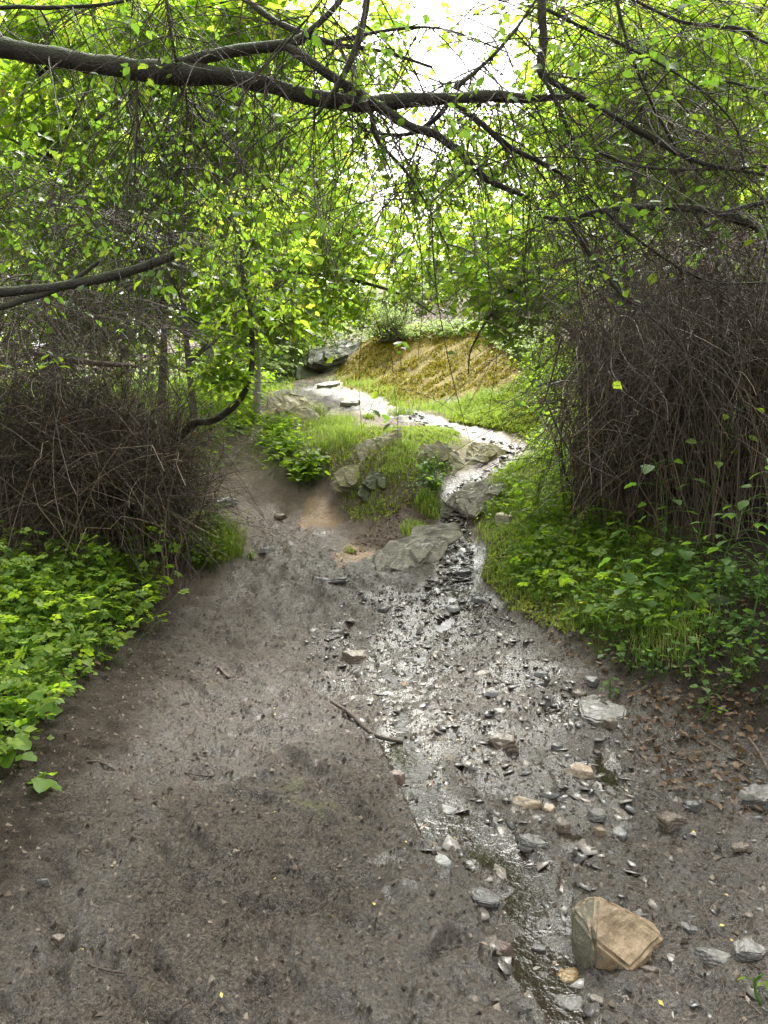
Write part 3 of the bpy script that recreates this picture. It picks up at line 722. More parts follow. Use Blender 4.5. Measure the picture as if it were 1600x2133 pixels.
for i, (px, row, w, h, th, mt, yaw, tilt, label) in enumerate(STONES):
    g = np.random.default_rng(100 + i)
    c = gp(px, row + .12 * h); dist = math.sqrt(c[0] ** 2 + c[1] ** 2 + (CAMZ - c[2]) ** 2)
    mpp = c[1] / FPX * (dist / c[1]) ** .3
    W = w * mpp * 1.08; t = max(th * W * .72, .012)
    sinA = (CAMZ - c[2]) / dist; cosA = c[1] / dist
    D = (h * mpp - t * .7 * cosA) / max(sinA, .08); D = min(max(D, W * .45), W * 1.25)
    me_ = hull_rock('stone', slab_pts(W, D, t, g, 6 if i % 3 else 5), i, 4, .05, .025 if mt in ('grey', 'dark', 'pale', 'brown') else 0, 9, (.1, .1, 1), .05)
    o = obj('stone', me_, M_RK[mt], label=label, cat='stone', group='stones in the path')
    o.location = (c[0], c[1], c[2] + t * (-.28 if 'ledge' in label else .10)); o.rotation_euler = (tilt * .5 - .05, tilt * (.6 if i % 2 else -.6), yaw)

# the big tan boulder
H = [(1245,1858,2.27),(1215,1862,2.29),(1191,1888,2.28),(1330,1902,2.26),(1378,1944,2.24),(1312,2010,2.13),(1238,1950,2.15),(1200,1958,2.22),(1225,1985,2.16),(1240,1862,2.42),(1375,1925,2.4),(1200,1880,2.42)]
hp = [at(*p) for p in H]; cen = np.mean(hp, 0); base = on_ground(cen[0], cen[1])
hp += [np.array([p[0] * 1.0, p[1], base[2] - .06]) for p in hp]
hp = np.array(hp) - base
me_ = hull_rock('boulder', hp, 5, 5, .045, 0, bevel=.07)
bo = obj('boulder', me_, M_RK['tan'], label='large angular tan boulder with a dark left face beside the trickle', cat='boulder', loc=base - np.array([0, 0, .012]))
# weathering crust: the left flank of this boulder is dark green grey, the broken face tan
def boulder_material():
    m, nt, N, L, out = newmat('tan_boulder'); b = NB(nt)
    tc = b.n('ShaderNodeTexCoord').outputs['Object']
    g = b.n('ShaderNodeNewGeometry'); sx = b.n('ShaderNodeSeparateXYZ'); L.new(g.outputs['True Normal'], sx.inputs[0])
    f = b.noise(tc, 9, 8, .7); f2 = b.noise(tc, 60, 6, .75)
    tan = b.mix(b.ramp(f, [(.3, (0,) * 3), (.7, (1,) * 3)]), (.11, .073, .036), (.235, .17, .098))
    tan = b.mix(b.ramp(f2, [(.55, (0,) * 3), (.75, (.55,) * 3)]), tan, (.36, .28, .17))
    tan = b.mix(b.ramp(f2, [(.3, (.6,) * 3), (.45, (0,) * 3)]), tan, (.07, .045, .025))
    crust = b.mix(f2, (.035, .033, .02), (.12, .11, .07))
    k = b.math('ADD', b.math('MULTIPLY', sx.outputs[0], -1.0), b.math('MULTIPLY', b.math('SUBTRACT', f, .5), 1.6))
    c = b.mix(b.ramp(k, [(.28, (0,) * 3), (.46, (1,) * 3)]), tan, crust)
    pr = b.n('ShaderNodeBsdfPrincipled', i_Roughness=.55); b.set(pr, 'Base Color', c)
    b.set(pr, 'Normal', b.bump(b.math('ADD', f, b.math('MULTIPLY', f2, .5)), .9, .012)); L.new(pr.outputs[0], out.inputs[0]); return m
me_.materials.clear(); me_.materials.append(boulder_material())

E1 = np.array([.70, .60, .38]); E1 /= np.linalg.norm(E1); EN = np.array([.35, -.75, .56]); EN -= E1 * (EN @ E1); EN /= np.linalg.norm(EN); E2 = np.cross(EN, E1)
def outcrop(px, row, L, Wd, T, n, mt, seed, label, out=.0, name='rock_outcrop', cat='rock', e1=E1, en=EN):
    """schist: a stack of thin ragged plates, all dipping the same way"""
    g = np.random.default_rng(700 + seed); c = gp(px, row); e2 = np.cross(en, e1); bm = bmesh.new()
    for k in range(n):
        t = (k / max(n - 1, 1) - .5); th = T / n * (.7 + .9 * g.random())
        pr = 1 - 1.15 * max(0, t) - .25 * max(0, -t)
        m = 7; an = (np.arange(m) + g.random(m) * .8) * 2 * math.pi / m; rr = .55 + .5 * g.random(m)
        o_ = e1 * L * .13 * g.normal() + e2 * Wd * .10 * g.normal() + en * T * t
        P = []
        for z_ in (-.5, .5):
            for a_, r_ in zip(an, rr): P.append(o_ + e1 * math.cos(a_) * r_ * L * .5 * pr * (1 - .05 * g.random()) + e2 * math.sin(a_) * r_ * Wd * .5 * pr + en * th * (z_ + .15 * g.normal()))
        me_ = hull_rock('plate', P, seed * 9 + k, 3, .05, .03, 10, tuple(en), .012)
        bm.from_mesh(me_); bpy.data.meshes.remove(me_)
    me_ = bpy.data.meshes.new(name); bm.to_mesh(me_); bm.free()
    return obj(name, me_, M_RK[mt], label=label, cat=cat, loc=c + en * out)
outcrop(842, 1170, 1.2, .5, .40, 10, 'schist', 11, 'slanting pointed schist outcrop with grass on top, splitting the path', .02)
outcrop(968, 1040, .85, .40, .26, 7, 'schist', 12, 'leaning schist wedge, left of two side by side in the trickle', .03)
outcrop(1004, 1058, .80, .42, .24, 6, 'schist', 13, 'pale schist wedge, right of two side by side in the trickle', .05)
outcrop(1005, 958, .95, .60, .42, 11, 'mossy', 14, 'finely layered brown rock in the upper bend of the trickle', .0)
outcrop(893, 966, 1.1, .6, .36, 12, 'mossy', 15, 'mossy rock face with dark hollows in the middle of the mound', -.04)
outcrop(738, 1000, .7, .5, .26, 9, 'mossy', 16, 'narrow weathered rock at the toe of the grassy mound', -.03)
outcrop(560, 872, 1.5, .9, .55, 9, 'mossy', 17, 'mossy boulder ledge beside the pale tree trunk', .0)
outcrop(618, 884, 1.3, .7, .42, 8, 'mossy', 18, 'moss-covered ledge above the leafy clump on the mound', .0)
outcrop(684, 764, 2.6, 1.4, .9, 7, 'deepmoss', 19, 'dark overhanging rock at the far end of the golden bank', .2)
outcrop(668, 810, 1.8, 1.0, .5, 6, 'schist', 20, 'pale bare schist hump at the crest of the path', -.17, e1=np.array([.93, .3, .2]) / np.linalg.norm([.93, .3, .2]), en=np.array([-.06, -.42, .9]) / np.linalg.norm([-.06, -.42, .9]))
outcrop(745, 840, 1.5, .8, .45, 6, 'schist', 21, 'pale schist shelf in the path below the crest', -.15, e1=np.array([.93, .3, .2]) / np.linalg.norm([.93, .3, .2]), en=np.array([-.06, -.42, .9]) / np.linalg.norm([-.06, -.42, .9]))
outcrop(800, 930, .9, .45, .18, 7, 'mossy', 22, 'bare rib of rock between the two grassy halves of the mound', -.04)
outcrop(775, 1030, .5, .5, .22, 5, 'deepmoss', 23, 'dark rock in the cleft of the mound', .0)  # dark mossy plates set into the mound's hollow

# loose slate chips: far too many to count
def chips(n, polypx, smin, smax, g, wetonly=True, thick=(.014, .03), tilt=.2):
    p = in_poly(polyw(polypx), n * 4, g); z_ = zones(p[:, 0], p[:, 1])
    pr = (.08 + z_['wet'] * .9) * (.3 + 1.4 * np.clip(n2(p[:, 0], p[:, 1], 2.5, 40) + .4, 0, 1)) if wetonly else np.ones(len(p))
    p = p[g.random(len(p)) < pr][:n]; m = len(p)
    ctr = np.column_stack([p, gz(p[:, 0], p[:, 1]) - .003 - .003 * g.random(m)])
    s = smin + (smax - smin) * g.random(m) ** 2.4
    k = 5; an = (np.arange(k)[None] + g.random((m, k)) * .6) * 2 * math.pi / k + g.random((m, 1)) * 6
    rr = s[:, None] * (.28 + .42 * g.random((m, k))); el = .35 + .6 * g.random((m, 1))
    nr = norm(np.array([0, 0, 1.]) + g.normal(size=(m, 3)) * tilt); S, U = frames(nr)
    ring = ctr[:, None] + (np.cos(an) * rr)[..., None] * S[:, None] + (np.sin(an) * rr * el)[..., None] * U[:, None]
    th = (s * (thick[0] + thick[1] * g.random(m)))[:, None, None] * nr[:, None]
    top = ring * .97 + ctr[:, None] * .03 + th; bot = ring - th * .9
    Vv = np.concatenate([top, bot], 1).reshape(-1, 3)
    t = [(0, i, i + 1) for i in range(1, k - 1)] + [(i, i + k, (i + 1) % k + k) for i in range(k)] + [(i, (i + 1) % k + k, (i + 1) % k) for i in range(k)]
    Tt = np.array(t)[None] + (np.arange(m) * 2 * k)[:, None, None]
    return Vv, Tt.reshape(-1, 3)
def chip_material():
    m, nt, N, L, out = newmat('wet_slate_chip'); b = NB(nt); g = b.n('ShaderNodeNewGeometry')
    c = b.ramp(g.outputs['Random Per Island'], [(0, (.03, .028, .027)), (.4, (.06, .055, .052)), (.7, (.11, .095, .08)), (.88, (.16, .14, .12)), (.97, (.24, .235, .23)), (1, (.2, .12, .07))])
    pr = b.n('ShaderNodeBsdfPrincipled'); b.set(pr, 'Base Color', c)
    tc = b.n('ShaderNodeTexCoord').outputs['Object']; f = b.noise(tc, 60, 5)
    b.set(pr, 'Roughness', b.ramp(f, [(.35, (.08,) * 3), (.65, (.36,) * 3)])); b.set(pr, 'Normal', b.bump(f, .5, .006)); L.new(pr.outputs[0], out.inputs[0]); return m
M_CHIP = chip_material()
gch = np.random.default_rng(21)
v1 = chips(3900, [(620,1330),(700,1230),(1010,1230),(1180,1400),(1330,1560),(1330,1750),(1300,2130),(1050,2130),(960,1900),(830,1700),(700,1450)], .016, .11, gch)
v2 = chips(2000, [(880,1240),(930,1050),(990,1000),(1060,940),(960,895),(850,880),(850,860),(1100,930),(1080,980),(990,1090),(980,1230)], .03, .17, gch)
v3 = chips(260, [(0,2130),(0,1700),(330,1250),(480,1200),(560,1080),(470,1000),(520,980),(620,1080),(760,1200),(700,1400),(900,1800),(1100,2130)], .006, .03, gch, False)
v4 = chips(420, [(1300,2130),(1300,1750),(1300,1560),(1600,1560),(1600,2130)], .012, .07, gch, False)
obj('slate_gravel', mesh_from('slate_gravel', *merge([v1, v2, v3, v4])), M_CHIP, kind='stuff', label='loose wet slate chips strewn along the trickle', cat='gravel')

# crumbs of trodden mud
gcr = np.random.default_rng(23); ncr = 24000
p = in_poly(polyw([(0,2132),(0,1640),(200,1440),(330,1260),(480,1200),(520,1060),(620,1080),(760,1200),(1000,1230),(1300,1480),(1600,1560),(1600,2132)]), ncr, gcr)
p = np.column_stack([p, gz(p[:, 0], p[:, 1])]); sz = .0035 + .011 * gcr.random(ncr) ** 2.2
tet = np.array([(1, 0, -.3), (-.6, .8, -.3), (-.5, -.85, -.3), (0, 0, .75)])
tv = p[:, None] + sz[:, None, None] * (tet[None] + gcr.normal(size=(ncr, 4, 3)) * .3)
cr = (tv.reshape(-1, 3), (np.array([(0, 1, 3), (1, 2, 3), (2, 0, 3)])[None] + (np.arange(ncr) * 4)[:, None, None]).reshape(-1, 3))
M_CRUMB = leaf_material('mud_crumb', [(0, (.010, .007, .005)), (.45, (.04, .03, .021)), (.85, (.075, .06, .046)), (1, (.15, .125, .10))], [(0, (0, 0, 0)), (1, (0, 0, 0))], 0.0, .65, .12)
obj('mud_crumbs', mesh_from('mud_crumbs', *cr), M_CRUMB, kind='stuff', label='crumbs of dark trodden mud all over the path', cat='mud')

# fallen sticks on the mud
def stick(pts, label, mt=M_TWIG, lift=.004):
    Q = []
    for px, row, th in pts:
        p = gp(px, row); Q.append([p[0], p[1], p[2] + lift, th * .5 * p[1] / FPX])
    Q = np.array(Q); b0 = Q[0, :3].copy(); Q[:, :3] -= b0
    obj('fallen_stick', limb_mesh('fallen_stick', Q, None, 6, .15), mt, label=label, cat='stick', group='sticks lying on the mud', loc=b0)
stick([(690,1470,7),(730,1500,10),(780,1535,10),(840,1540,7)], 'dark curved stick along the left lip of the trickle', lift=.03)
stick([(182,1592,4),(210,1597,5),(240,1603,3)], 'short thin twig on the mud below the left plants')
stick([(165,2020,4),(215,2024,5),(265,2032,3)], 'thin twig pressed in the mud at lower left')
stick([(385,1605,4),(440,1612,4),(480,1613,3)], 'thin twig on the mud left of the pale smear')
stick([(1020,1990,5),(1040,2030,6),(1055,2055,4)], 'reddish twig beside the brown wedge stone', M_TWIGB)
stick([(1445,1520,3),(1500,1560,5),(1560,1600,4)], 'brown twig in the litter below the right bank', M_TWIGB)
stick([(1560,1550,4),(1585,1590,6),(1600,1610,6)], 'straw-coloured stalk at the right edge', M_TWIGB, .02)
stick([(1380,1570,3),(1430,1585,4),(1470,1590,3)], 'dark twig on the mud right of the broad slab')
stick([(455,1395,4),(475,1412,5),(488,1420,3)], 'short pale stick on the left side of the path', M_TWIGB)
stick([(1458,1915,3),(1490,1945,4),(1500,1952,3)], 'dark twig beside the small dark stone')

# ------------------------------------------------------------------ grasses and ground cover
def grass_mesh(name, polypx, n, h, w, lean=.55, g=rng, clump=.5):
    p = ground_pts(polypx, int(n * 2), g); p[:, :2] += g.normal(size=(len(p), 2)) * (.05 + .16 * g.random((len(p), 1)) ** 2) * (p[:, 1:2] / 9); p[:, 2] = gz(p[:, 0], p[:, 1])
    keep_ = (n2(p[:, 0], p[:, 1], 2.4, 50) + .25 * g.random(len(p))) > (-.1 if clump else -9)
    zz_ = zones(p[:, 0], p[:, 1]); keep_ &= (g.random(len(p)) > zz_['stream'] * .9) & (g.random(len(p)) > zz_['path'] * .8)
    p = p[keep_][:n]; p[:, 2] -= .01
    hh = h * (.55 + .9 * np.clip(n2(p[:, 0], p[:, 1], 1.3, 51) + .5, 0, 1))
    return blades(p, hh, w, lean, g)
GR = [
 ([(620,940),(640,890),(680,868),(740,880),(765,905),(730,945),(650,965)], 4200, .15, .009, 'green grass on the left of the mound'),
 ([(735,1085),(775,1040),(800,965),(850,905),(900,885),(962,900),(958,930),(880,927),(845,1000),(790,1075)], 6500, .09, .007, 'bright grass over the right half of the mound'),
 ([(862,850),(950,838),(1065,805),(1150,775),(1185,850),(1105,865),(1060,890),(980,885)], 8500, .16, .010, 'lush grass along the foot of the golden bank'),
 ([(985,1190),(1000,1100),(1040,1000),(1100,920),(1180,950),(1230,1040),(1170,1150),(1060,1240)], 8000, .13, .007, 'short grass on the right bank'),
 ([(525,835),(575,798),(610,806),(575,842),(545,850)], 1600, .22, .012, 'grass fringe left of the pale rock crest'),
 ([(515,945),(560,905),(600,930),(590,965),(540,975)], 1000, .13, .008, 'grass at the left toe of the mound'),
 ([(690,790),(760,800),(870,850),(850,858),(760,830)], 1300, .2, .012, 'grass line between the rock crest and golden bank'),
 ([(1060,1240),(1170,1150),(1330,1180),(1500,1300),(1400,1400),(1200,1330)], 2500, .14, .006, 'sparse grass in the shade of the right bank'),
]
for i, (poly, n, h, w, lab) in enumerate(GR):
    obj('grass', mesh_from('grass', *grass_mesh('grass', poly, n, h, w, .55, np.random.default_rng(60 + i))), M_GRASS, kind='stuff', label=lab, cat='grass')
TUFTS = [(435,1135,80,.32,1500,'big grass tuft at the corner of the left thicket'),(892,1055,32,.17,380,'grass tuft on the rim above the slanting outcrop'),(1052,1012,26,.22,340,'upright grass tuft beside the two schist wedges'),
 (728,1140,10,.12,60,'tiny grass tuft on the orange soil'),(868,1125,40,.14,260,'grass tuft growing on top of the slanting outcrop'),(912,1118,14,.22,120,'green tuft right of the slanting outcrop'),(768,862,14,.16,150,'dark tuft in the upper wet slab, the left of two'),(835,856,32,.22,320,'wide dark tuft in the upper wet slab, the right of two'),
 (522,1150,9,.1,50,'tiny tuft on the bare path left of the fork'),(1175,1150,34,.22,300,'grass tuft halfway up the right bank'),(735,1015,22,.12,160,'tuft on the narrow weathered rock'),(1010,940,24,.16,160,'tuft on the finely layered brown rock'),(660,862,18,.3,200,'tall spiky tuft on the crest of the mound')]
for i, (px, row, r, h, n, lab) in enumerate(TUFTS):
    g = np.random.default_rng(80 + i); c = gp(px, row + 10); rr = r * c[1] / FPX
    q_ = rr * np.sqrt(g.random(n)) * .9; a_ = g.random(n) * 6.283
    p = np.column_stack([c[0] + q_ * np.cos(a_), c[1] + q_ * np.sin(a_)]); p = np.column_stack([p, gz(p[:, 0], p[:, 1]) + (.12 if 'on top of' in lab else -.01)])
    v, t = blades(p - c, h, .008, .7, g)
    obj('grass_tuft', mesh_from('grass_tuft', v, t), M_GRASS, label=lab, cat='grass tuft', group='grass tufts', loc=c)

# moss
gm = np.random.default_rng(33)
p = ground_pts([(705,812),(690,748),(800,695),(1000,662),(1120,692),(1190,745),(1120,805),(1010,818),(900,835),(860,850)], 36000, gm)
nz = n2(p[:, 0] * .76 - p[:, 1] * .65, (p[:, 0] * .65 + p[:, 1] * .76) * .14, 5.0, 61); p = p[nz > -.16 + .2 * gm.random(len(p))]
obj('moss', mesh_from('moss', *blades(p, .07 + .09 * np.clip(n2(p[:, 0], p[:, 1], 1.6, 62), 0, 1), .035, 1.2, gm)), M_MOSSG, kind='stuff', label='golden moss on the far rock bank', cat='moss')
p = ground_pts([(935,880),(960,850),(1060,820),(1120,860),(1150,930),(1080,905),(1000,890)], 9000, gm)
obj('moss', mesh_from('moss', *blades(p, .09, .03, 1.0, gm)), M_MOSSY, kind='stuff', label='yellow green moss on the right verge', cat='moss')
p = np.vstack([ground_pts([(655,970),(700,895),(830,890),(900,885),(960,905),(900,960),(860,1050),(800,1090),(740,1085),(690,1010)], 12000, gm), ground_pts([(1000,1200),(1040,1090),(1200,1080),(1330,1250),(1180,1330),(1060,1270)], 6000, gm)])
obj('moss', mesh_from('moss', *blades(p, .035, .02, 1.2, gm)), M_MOSSY, kind='stuff', label='olive moss cushions on the mound and right bank', cat='moss')

def rosettes(p, nl, size, hgt, g, proto=LEAF_LO, width=1.25, stems=True, spread=1.0):
    """small herbs: nl leaves on thin stems around each root point"""
    n = len(p); az = g.random((n, nl)) * 6.283; out = np.stack([np.cos(az), np.sin(az), np.zeros((n, nl))], -1)
    hh = (np.asarray(hgt).reshape(-1, 1) * (.35 + .75 * g.random((n, nl)))); rr = hh * spread * (.25 + .6 * g.random((n, nl)))
    pos = p[:, None] + out * rr[..., None]; pos[..., 2] += hh
    dr = out + g.normal(size=out.shape) * .35; dr[..., 2] -= .15
    nr = np.array([0, 0, 1.]) + g.normal(size=out.shape) * .38
    sz = size * (.5 + .8 * g.random((n, nl)))
    lv = leaves(pos.reshape(-1, 3), dr.reshape(-1, 3), nr.reshape(-1, 3), sz.ravel(), proto, width)
    st = None
    if stems:
        b0 = np.repeat(p[:, None], nl, 1).reshape(-1, 3); e = pos.reshape(-1, 3); mid = .5 * (b0 + e); mid[:, 2] += .12 * np.abs(e - b0)[:, 2]
        st = tubes(np.stack([b0, mid, e], 1), np.full((n * nl, 3), .0011), 3)
    return lv, st
gh = np.random.default_rng(41)
def cover(name, polypx, n, nl, size, hfun, mat, lab, proto=LEAF_LO, width=1.25, thin=None, path_avoid=True):
    p = ground_pts(polypx, int(n * 1.6), gh); p[:, :2] += gh.normal(size=(len(p), 2)) * .10 * gh.random((len(p), 1)); p[:, 2] = gz(p[:, 0], p[:, 1])
    if path_avoid: p = p[gh.random(len(p)) > zones(p[:, 0], p[:, 1])['path'] * .93]
    if thin is not None: p = p[gh.random(len(p)) < np.clip(n2(p[:, 0], p[:, 1], thin, 70) * 1.8 + .55, 0, 1)]
    p = p[:n]
    lv, st = rosettes(p, nl, size, hfun(p) if callable(hfun) else np.full(len(p), hfun), gh, proto, width)
    V_, T_ = lv
    obj(name, mesh_from(name, V_, T_), mat, kind='stuff', label=lab, cat='ground cover')
    if nl * len(p) < 3200: obj('herb_stems', mesh_from('herb_stems', *st), M_HERBD, kind='stuff', label='thin stems under the ' + lab, cat='ground cover')
LEFTV = [(-260,1330),(-100,1210),(80,1190),(220,1165),(355,1190),(310,1265),(205,1395),(95,1520),(0,1620),(-260,1750)]
cover('ground_cover', LEFTV, 350, 7, .10, lambda p: (.06 + .26 * smooth(3.6, 5.8, p[:, 1] - p[:, 0] * .5)) * (.45 + 1.3 * gh.random(len(p)) ** 1.5), M_HERB, 'bright leafy herbs along the left verge', LEAF_PINN, 1.1)
cover('ground_cover', LEFTV, 700, 6, .036, lambda p: .04 + .16 * gh.random(len(p)) ** 1.5, M_HERB, 'small-leaved herbs filling the left verge', LEAF_LO, 1.6)
cover('ground_cover', [(130,1170),(190,1060),(320,1020),(400,1100),(380,1190),(250,1210)], 60, 8, .085, .55, M_HERB, 'tall nettle-like herbs in front of the left thicket', LEAF_PINN, .9)
cover('ground_cover', [(375,1180),(430,1090),(480,1075),(515,1160),(500,1195),(410,1200)], 150, 6, .05, .24, M_HERB, 'fresh herbs growing through the big left tuft')
RIGHTV = [(985,1200),(1010,1090),(1060,980),(1120,905),(1210,930),(1260,1060),(1360,1150),(1600,1230),(1750,1400),(1600,1520),(1420,1470),(1270,1390),(1080,1285)]
cover('ground_cover', [(1000,1180),(1020,1080),(1060,980),(1120,905),(1210,930),(1260,1060),(1260,1180),(1100,1260)], 1050, 6, .046, lambda p: .07 + .16 * gh.random(len(p)) ** 1.5, M_HERB, 'bright small herbs on the sunny part of the right bank', LEAF_LO, 1.5, 1.4)
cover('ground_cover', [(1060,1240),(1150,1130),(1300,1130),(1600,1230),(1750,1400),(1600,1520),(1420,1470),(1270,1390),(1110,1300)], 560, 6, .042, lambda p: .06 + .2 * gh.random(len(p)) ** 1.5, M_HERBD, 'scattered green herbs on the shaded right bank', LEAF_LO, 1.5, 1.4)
cover('ground_cover', [(1040,1220),(1090,1080),(1200,1060),(1350,1180),(1450,1350),(1300,1380),(1130,1310)], 130, 6, .095, .26, M_HERB, 'broader lobed herbs on the right bank', LEAF_PINN, 1.1)
cover('ground_cover', [(1140,900),(1090,800),(1110,740),(1220,730),(1280,900),(1250,1000)], 900, 6, .07, .3, M_HERB, 'yellow green herbs behind the right thicket', LEAF_LO, 1.3)
cover('ground_cover', [(545,985),(550,915),(590,895),(610,960),(600,1010)], 170, 7, .075, .30, M_HERB, 'leafy green clump on the left toe of the mound', LEAF_LO, 1.3)
cover('ground_cover', [(595,1010),(620,980),(665,975),(660,1000),(615,1030)], 60, 6, .10, .22, M_HERB, 'broad-leaved clump right of the leafy clump', LEAF_LO, 1.2)
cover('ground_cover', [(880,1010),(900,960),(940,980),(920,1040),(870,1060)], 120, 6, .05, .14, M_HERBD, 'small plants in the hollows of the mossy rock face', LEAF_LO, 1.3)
cover('ground_cover', [(470,905),(500,870),(540,880),(520,910),(480,925)], 160, 6, .08, .2, M_HERB, 'herbs at the foot of the pale trunk', LEAF_LO, 1.3)
cover('ground_cover', [(690,745),(760,715),(1000,685),(1130,690),(1120,770),(1000,700),(800,725)], 500, 8, .14, .3, M_LEAFF, 'green plants along the top of the golden bank', LEAF_LO, .8, None, False)
# undergrowth of the wood on both sides, beyond the thickets
def cover_world(polyw_, n, nl, size, h, mat, lab):
    p = in_poly(np.array(polyw_, float), n, gh); p = np.column_stack([p, gz(p[:, 0], p[:, 1])])
    obj('undergrowth', mesh_from('undergrowth', *rosettes(p, nl, size, np.full(n, h), gh, LEAF_LO, 1.1, False)[0]), mat, kind='stuff', label=lab, cat='undergrowth')
cover_world([(-2.4,9.5),(-2.6,14),(-3.2,20),(-9,24),(-13,16),(-9,9.5)], 4600, 8, .13, .55, M_HERB, 'green undergrowth of the wood behind the left thicket')
cover_world([(3.0,9.2),(4.5,14),(6,17),(13,18),(13,8),(5.5,8.6)], 1500, 8, .13, .5, M_HERB, 'green undergrowth of the slope behind the right thicket')
cover_world([(-9,24),(-3.5,22),(-1,30),(-6,36),(-16,30)], 1200, 9, .22, .8, M_LEAFF, 'pale undergrowth beyond the crest of the path')
# dead leaves
p = np.vstack([ground_pts([(1080,1290),(1270,1180),(1600,1230),(1650,1560),(1400,1520),(1250,1420)], 900, gh), ground_pts([(1250,1440),(1600,1450),(1600,1720),(1400,1650)], 380, gh), ground_pts([(0,1300),(0,1180),(400,1090),(420,1200),(300,1290),(150,1450)], 500, gh),
   ground_pts([(700,1160),(780,1070),(900,1040),(910,1080),(800,1160)], 350, gh)]); p[:, 2] += .008
lv = leaves(p, rand_dir(len(p)) * np.array([1, 1, .35]), np.array([0, 0, 1.]) + gh.normal(size=p.shape) * .6, .02 + .035 * gh.random(len(p)), LEAF_HI, .9)
obj('leaf_litter', mesh_from('leaf_litter', *lv), M_DRY, kind='stuff', label='brown dead leaves littering the banks', cat='leaf litter')
p = ground_pts([(0,2130),(200,1500),(450,1250),(1000,1300),(1500,1600),(1600,2130)], 46, gh); p[:, 2] += .006
obj('leaf_litter', mesh_from('leaf_litter', *leaves(p, rand_dir(len(p)) * np.array([1, 1, .1]), np.array([0, 0, 1.]) + gh.normal(size=p.shape) * .2, .012 + .012 * gh.random(len(p)), LEAF_LO, .9)), M_YEL, kind='stuff', label='tiny yellow fallen leaflets dotting the mud', cat='leaf litter')
# grass litter / fibres on the right
p = ground_pts([(1200,1420),(1600,1380),(1600,2130),(1300,2130),(1300,1600)], 900, gh); a_ = gh.random(900) * 6.283; L_ = .03 + .06 * gh.random(900)
e = np.column_stack([np.cos(a_) * L_, np.sin(a_) * L_, .006 * np.ones(900)])
obj('plant_fibres', mesh_from('plant_fibres', *tubes(np.stack([p, p + e * .5 + [0, 0, .006], p + e], 1), np.full((900, 3), .0011), 3)), M_TWIGB, kind='stuff', label='fine rotted stalks trodden into the mud at right', cat='plant litter')

# ------------------------------------------------------------------ single plants with countable leaves
def leaf_data(name, proto, width, curl=0.0):
    v, t = proto; v = v.copy() * np.array([width, 1, 1]); v[:, 2] -= curl * v[:, 1] ** 2
    return mesh_from(name, v, t, True)
LM = {}
for mk, mt in (('h', M_HERB), ('d', M_HERBD), ('l', M_LEAF), ('ld', M_LEAFD)):
    for pk, pr_, wd, cu in (('lobed', LEAF_LOBED, 1.15, .15), ('oval', LEAF_HI, 1.15, .12), ('slim', LEAF_HI, .62, .25)):
        LM[mk, pk] = leaf_data('leaf', pr_, wd, cu); LM[mk, pk].materials.append(mt)
def orient(o, pos, d, n_, s):
    d = Vector(d).normalized(); n_ = Vector(n_); S = d.cross(n_).normalized(); N_ = S.cross(d)
    o.matrix_local = Matrix.Translation(Vector(pos)) @ Matrix((S, d, N_)).transposed().to_4x4() @ Matrix.Diagonal((s, s, s, 1))
def put_leaf(parent, mesh, pos, d, n_, s, name='leaf'):
    o = bpy.data.objects.new(name, mesh); COL.objects.link(o); o.parent = parent; orient(o, pos, d, n_, s); return o
def herb(px, row, hgt, nl, size, mk, pk, label, seed, name='leafy_plant', lean=(0, 0), cat='plant', flower=False, upright=False):
    """stem with leaves on stalks; base where the sight line meets the ground"""
    g = np.random.default_rng(seed); c = gp(px, row); t_ = thing(name, label, cat, c)
    top = np.array([lean[0] * hgt, lean[1] * hgt, hgt])
    k = 6; tt = np.linspace(0, 1, k); P = top[None] * tt[:, None]; P[:, :2] += (g.normal(size=2) * .08 * hgt)[None] * (np.sin(tt * 3.1))[:, None]
    obj('stem', limb_mesh('stem', np.column_stack([P, np.linspace(.0055, .0026, k)]), 8, 5, .05), M_HERBD, t_)
    for i in range(nl):
        f = .25 + .75 * (i + .5) / nl; b_ = resample(P, 50)[int(f * 49)]
        a_ = i * 2.4 + g.random() * .7; out = np.array([math.cos(a_), math.sin(a_), 0])
        ln = hgt * (.20 + .22 * g.random()) * (1.15 - f * .6)
        e = b_ + out * ln + np.array([0, 0, ln * (.5 if upright else .15)])
        st = limb_mesh('leaf_stalk', np.column_stack([np.array([b_, .5 * (b_ + e) + [0, 0, ln * .12], e]), [.0024, .002, .0016]]), 5, 4, 0)
        obj('leaf_stalk', st, M_HERBD, t_)
        put_leaf(t_, LM[mk, pk], e - out * size * .1, out + g.normal(size=3) * .2 + np.array([0, 0, -.2 if not upright else .4]), np.array([0, 0, 1.]) + g.normal(size=3) * .25, size * (.75 + .5 * g.random()))
    if flower:
        fl = mesh_from('flower', *leaves(np.repeat(P[-1:], 5, 0), np.array([[math.cos(a), math.sin(a), .3] for a in np.arange(5) * 1.257]), np.repeat([[0, 0, 1.]], 5, 0), np.full(5, .014), LEAF_LO, 1.6))
        obj('flower', fl, M_FLOWER, t_)
    return t_
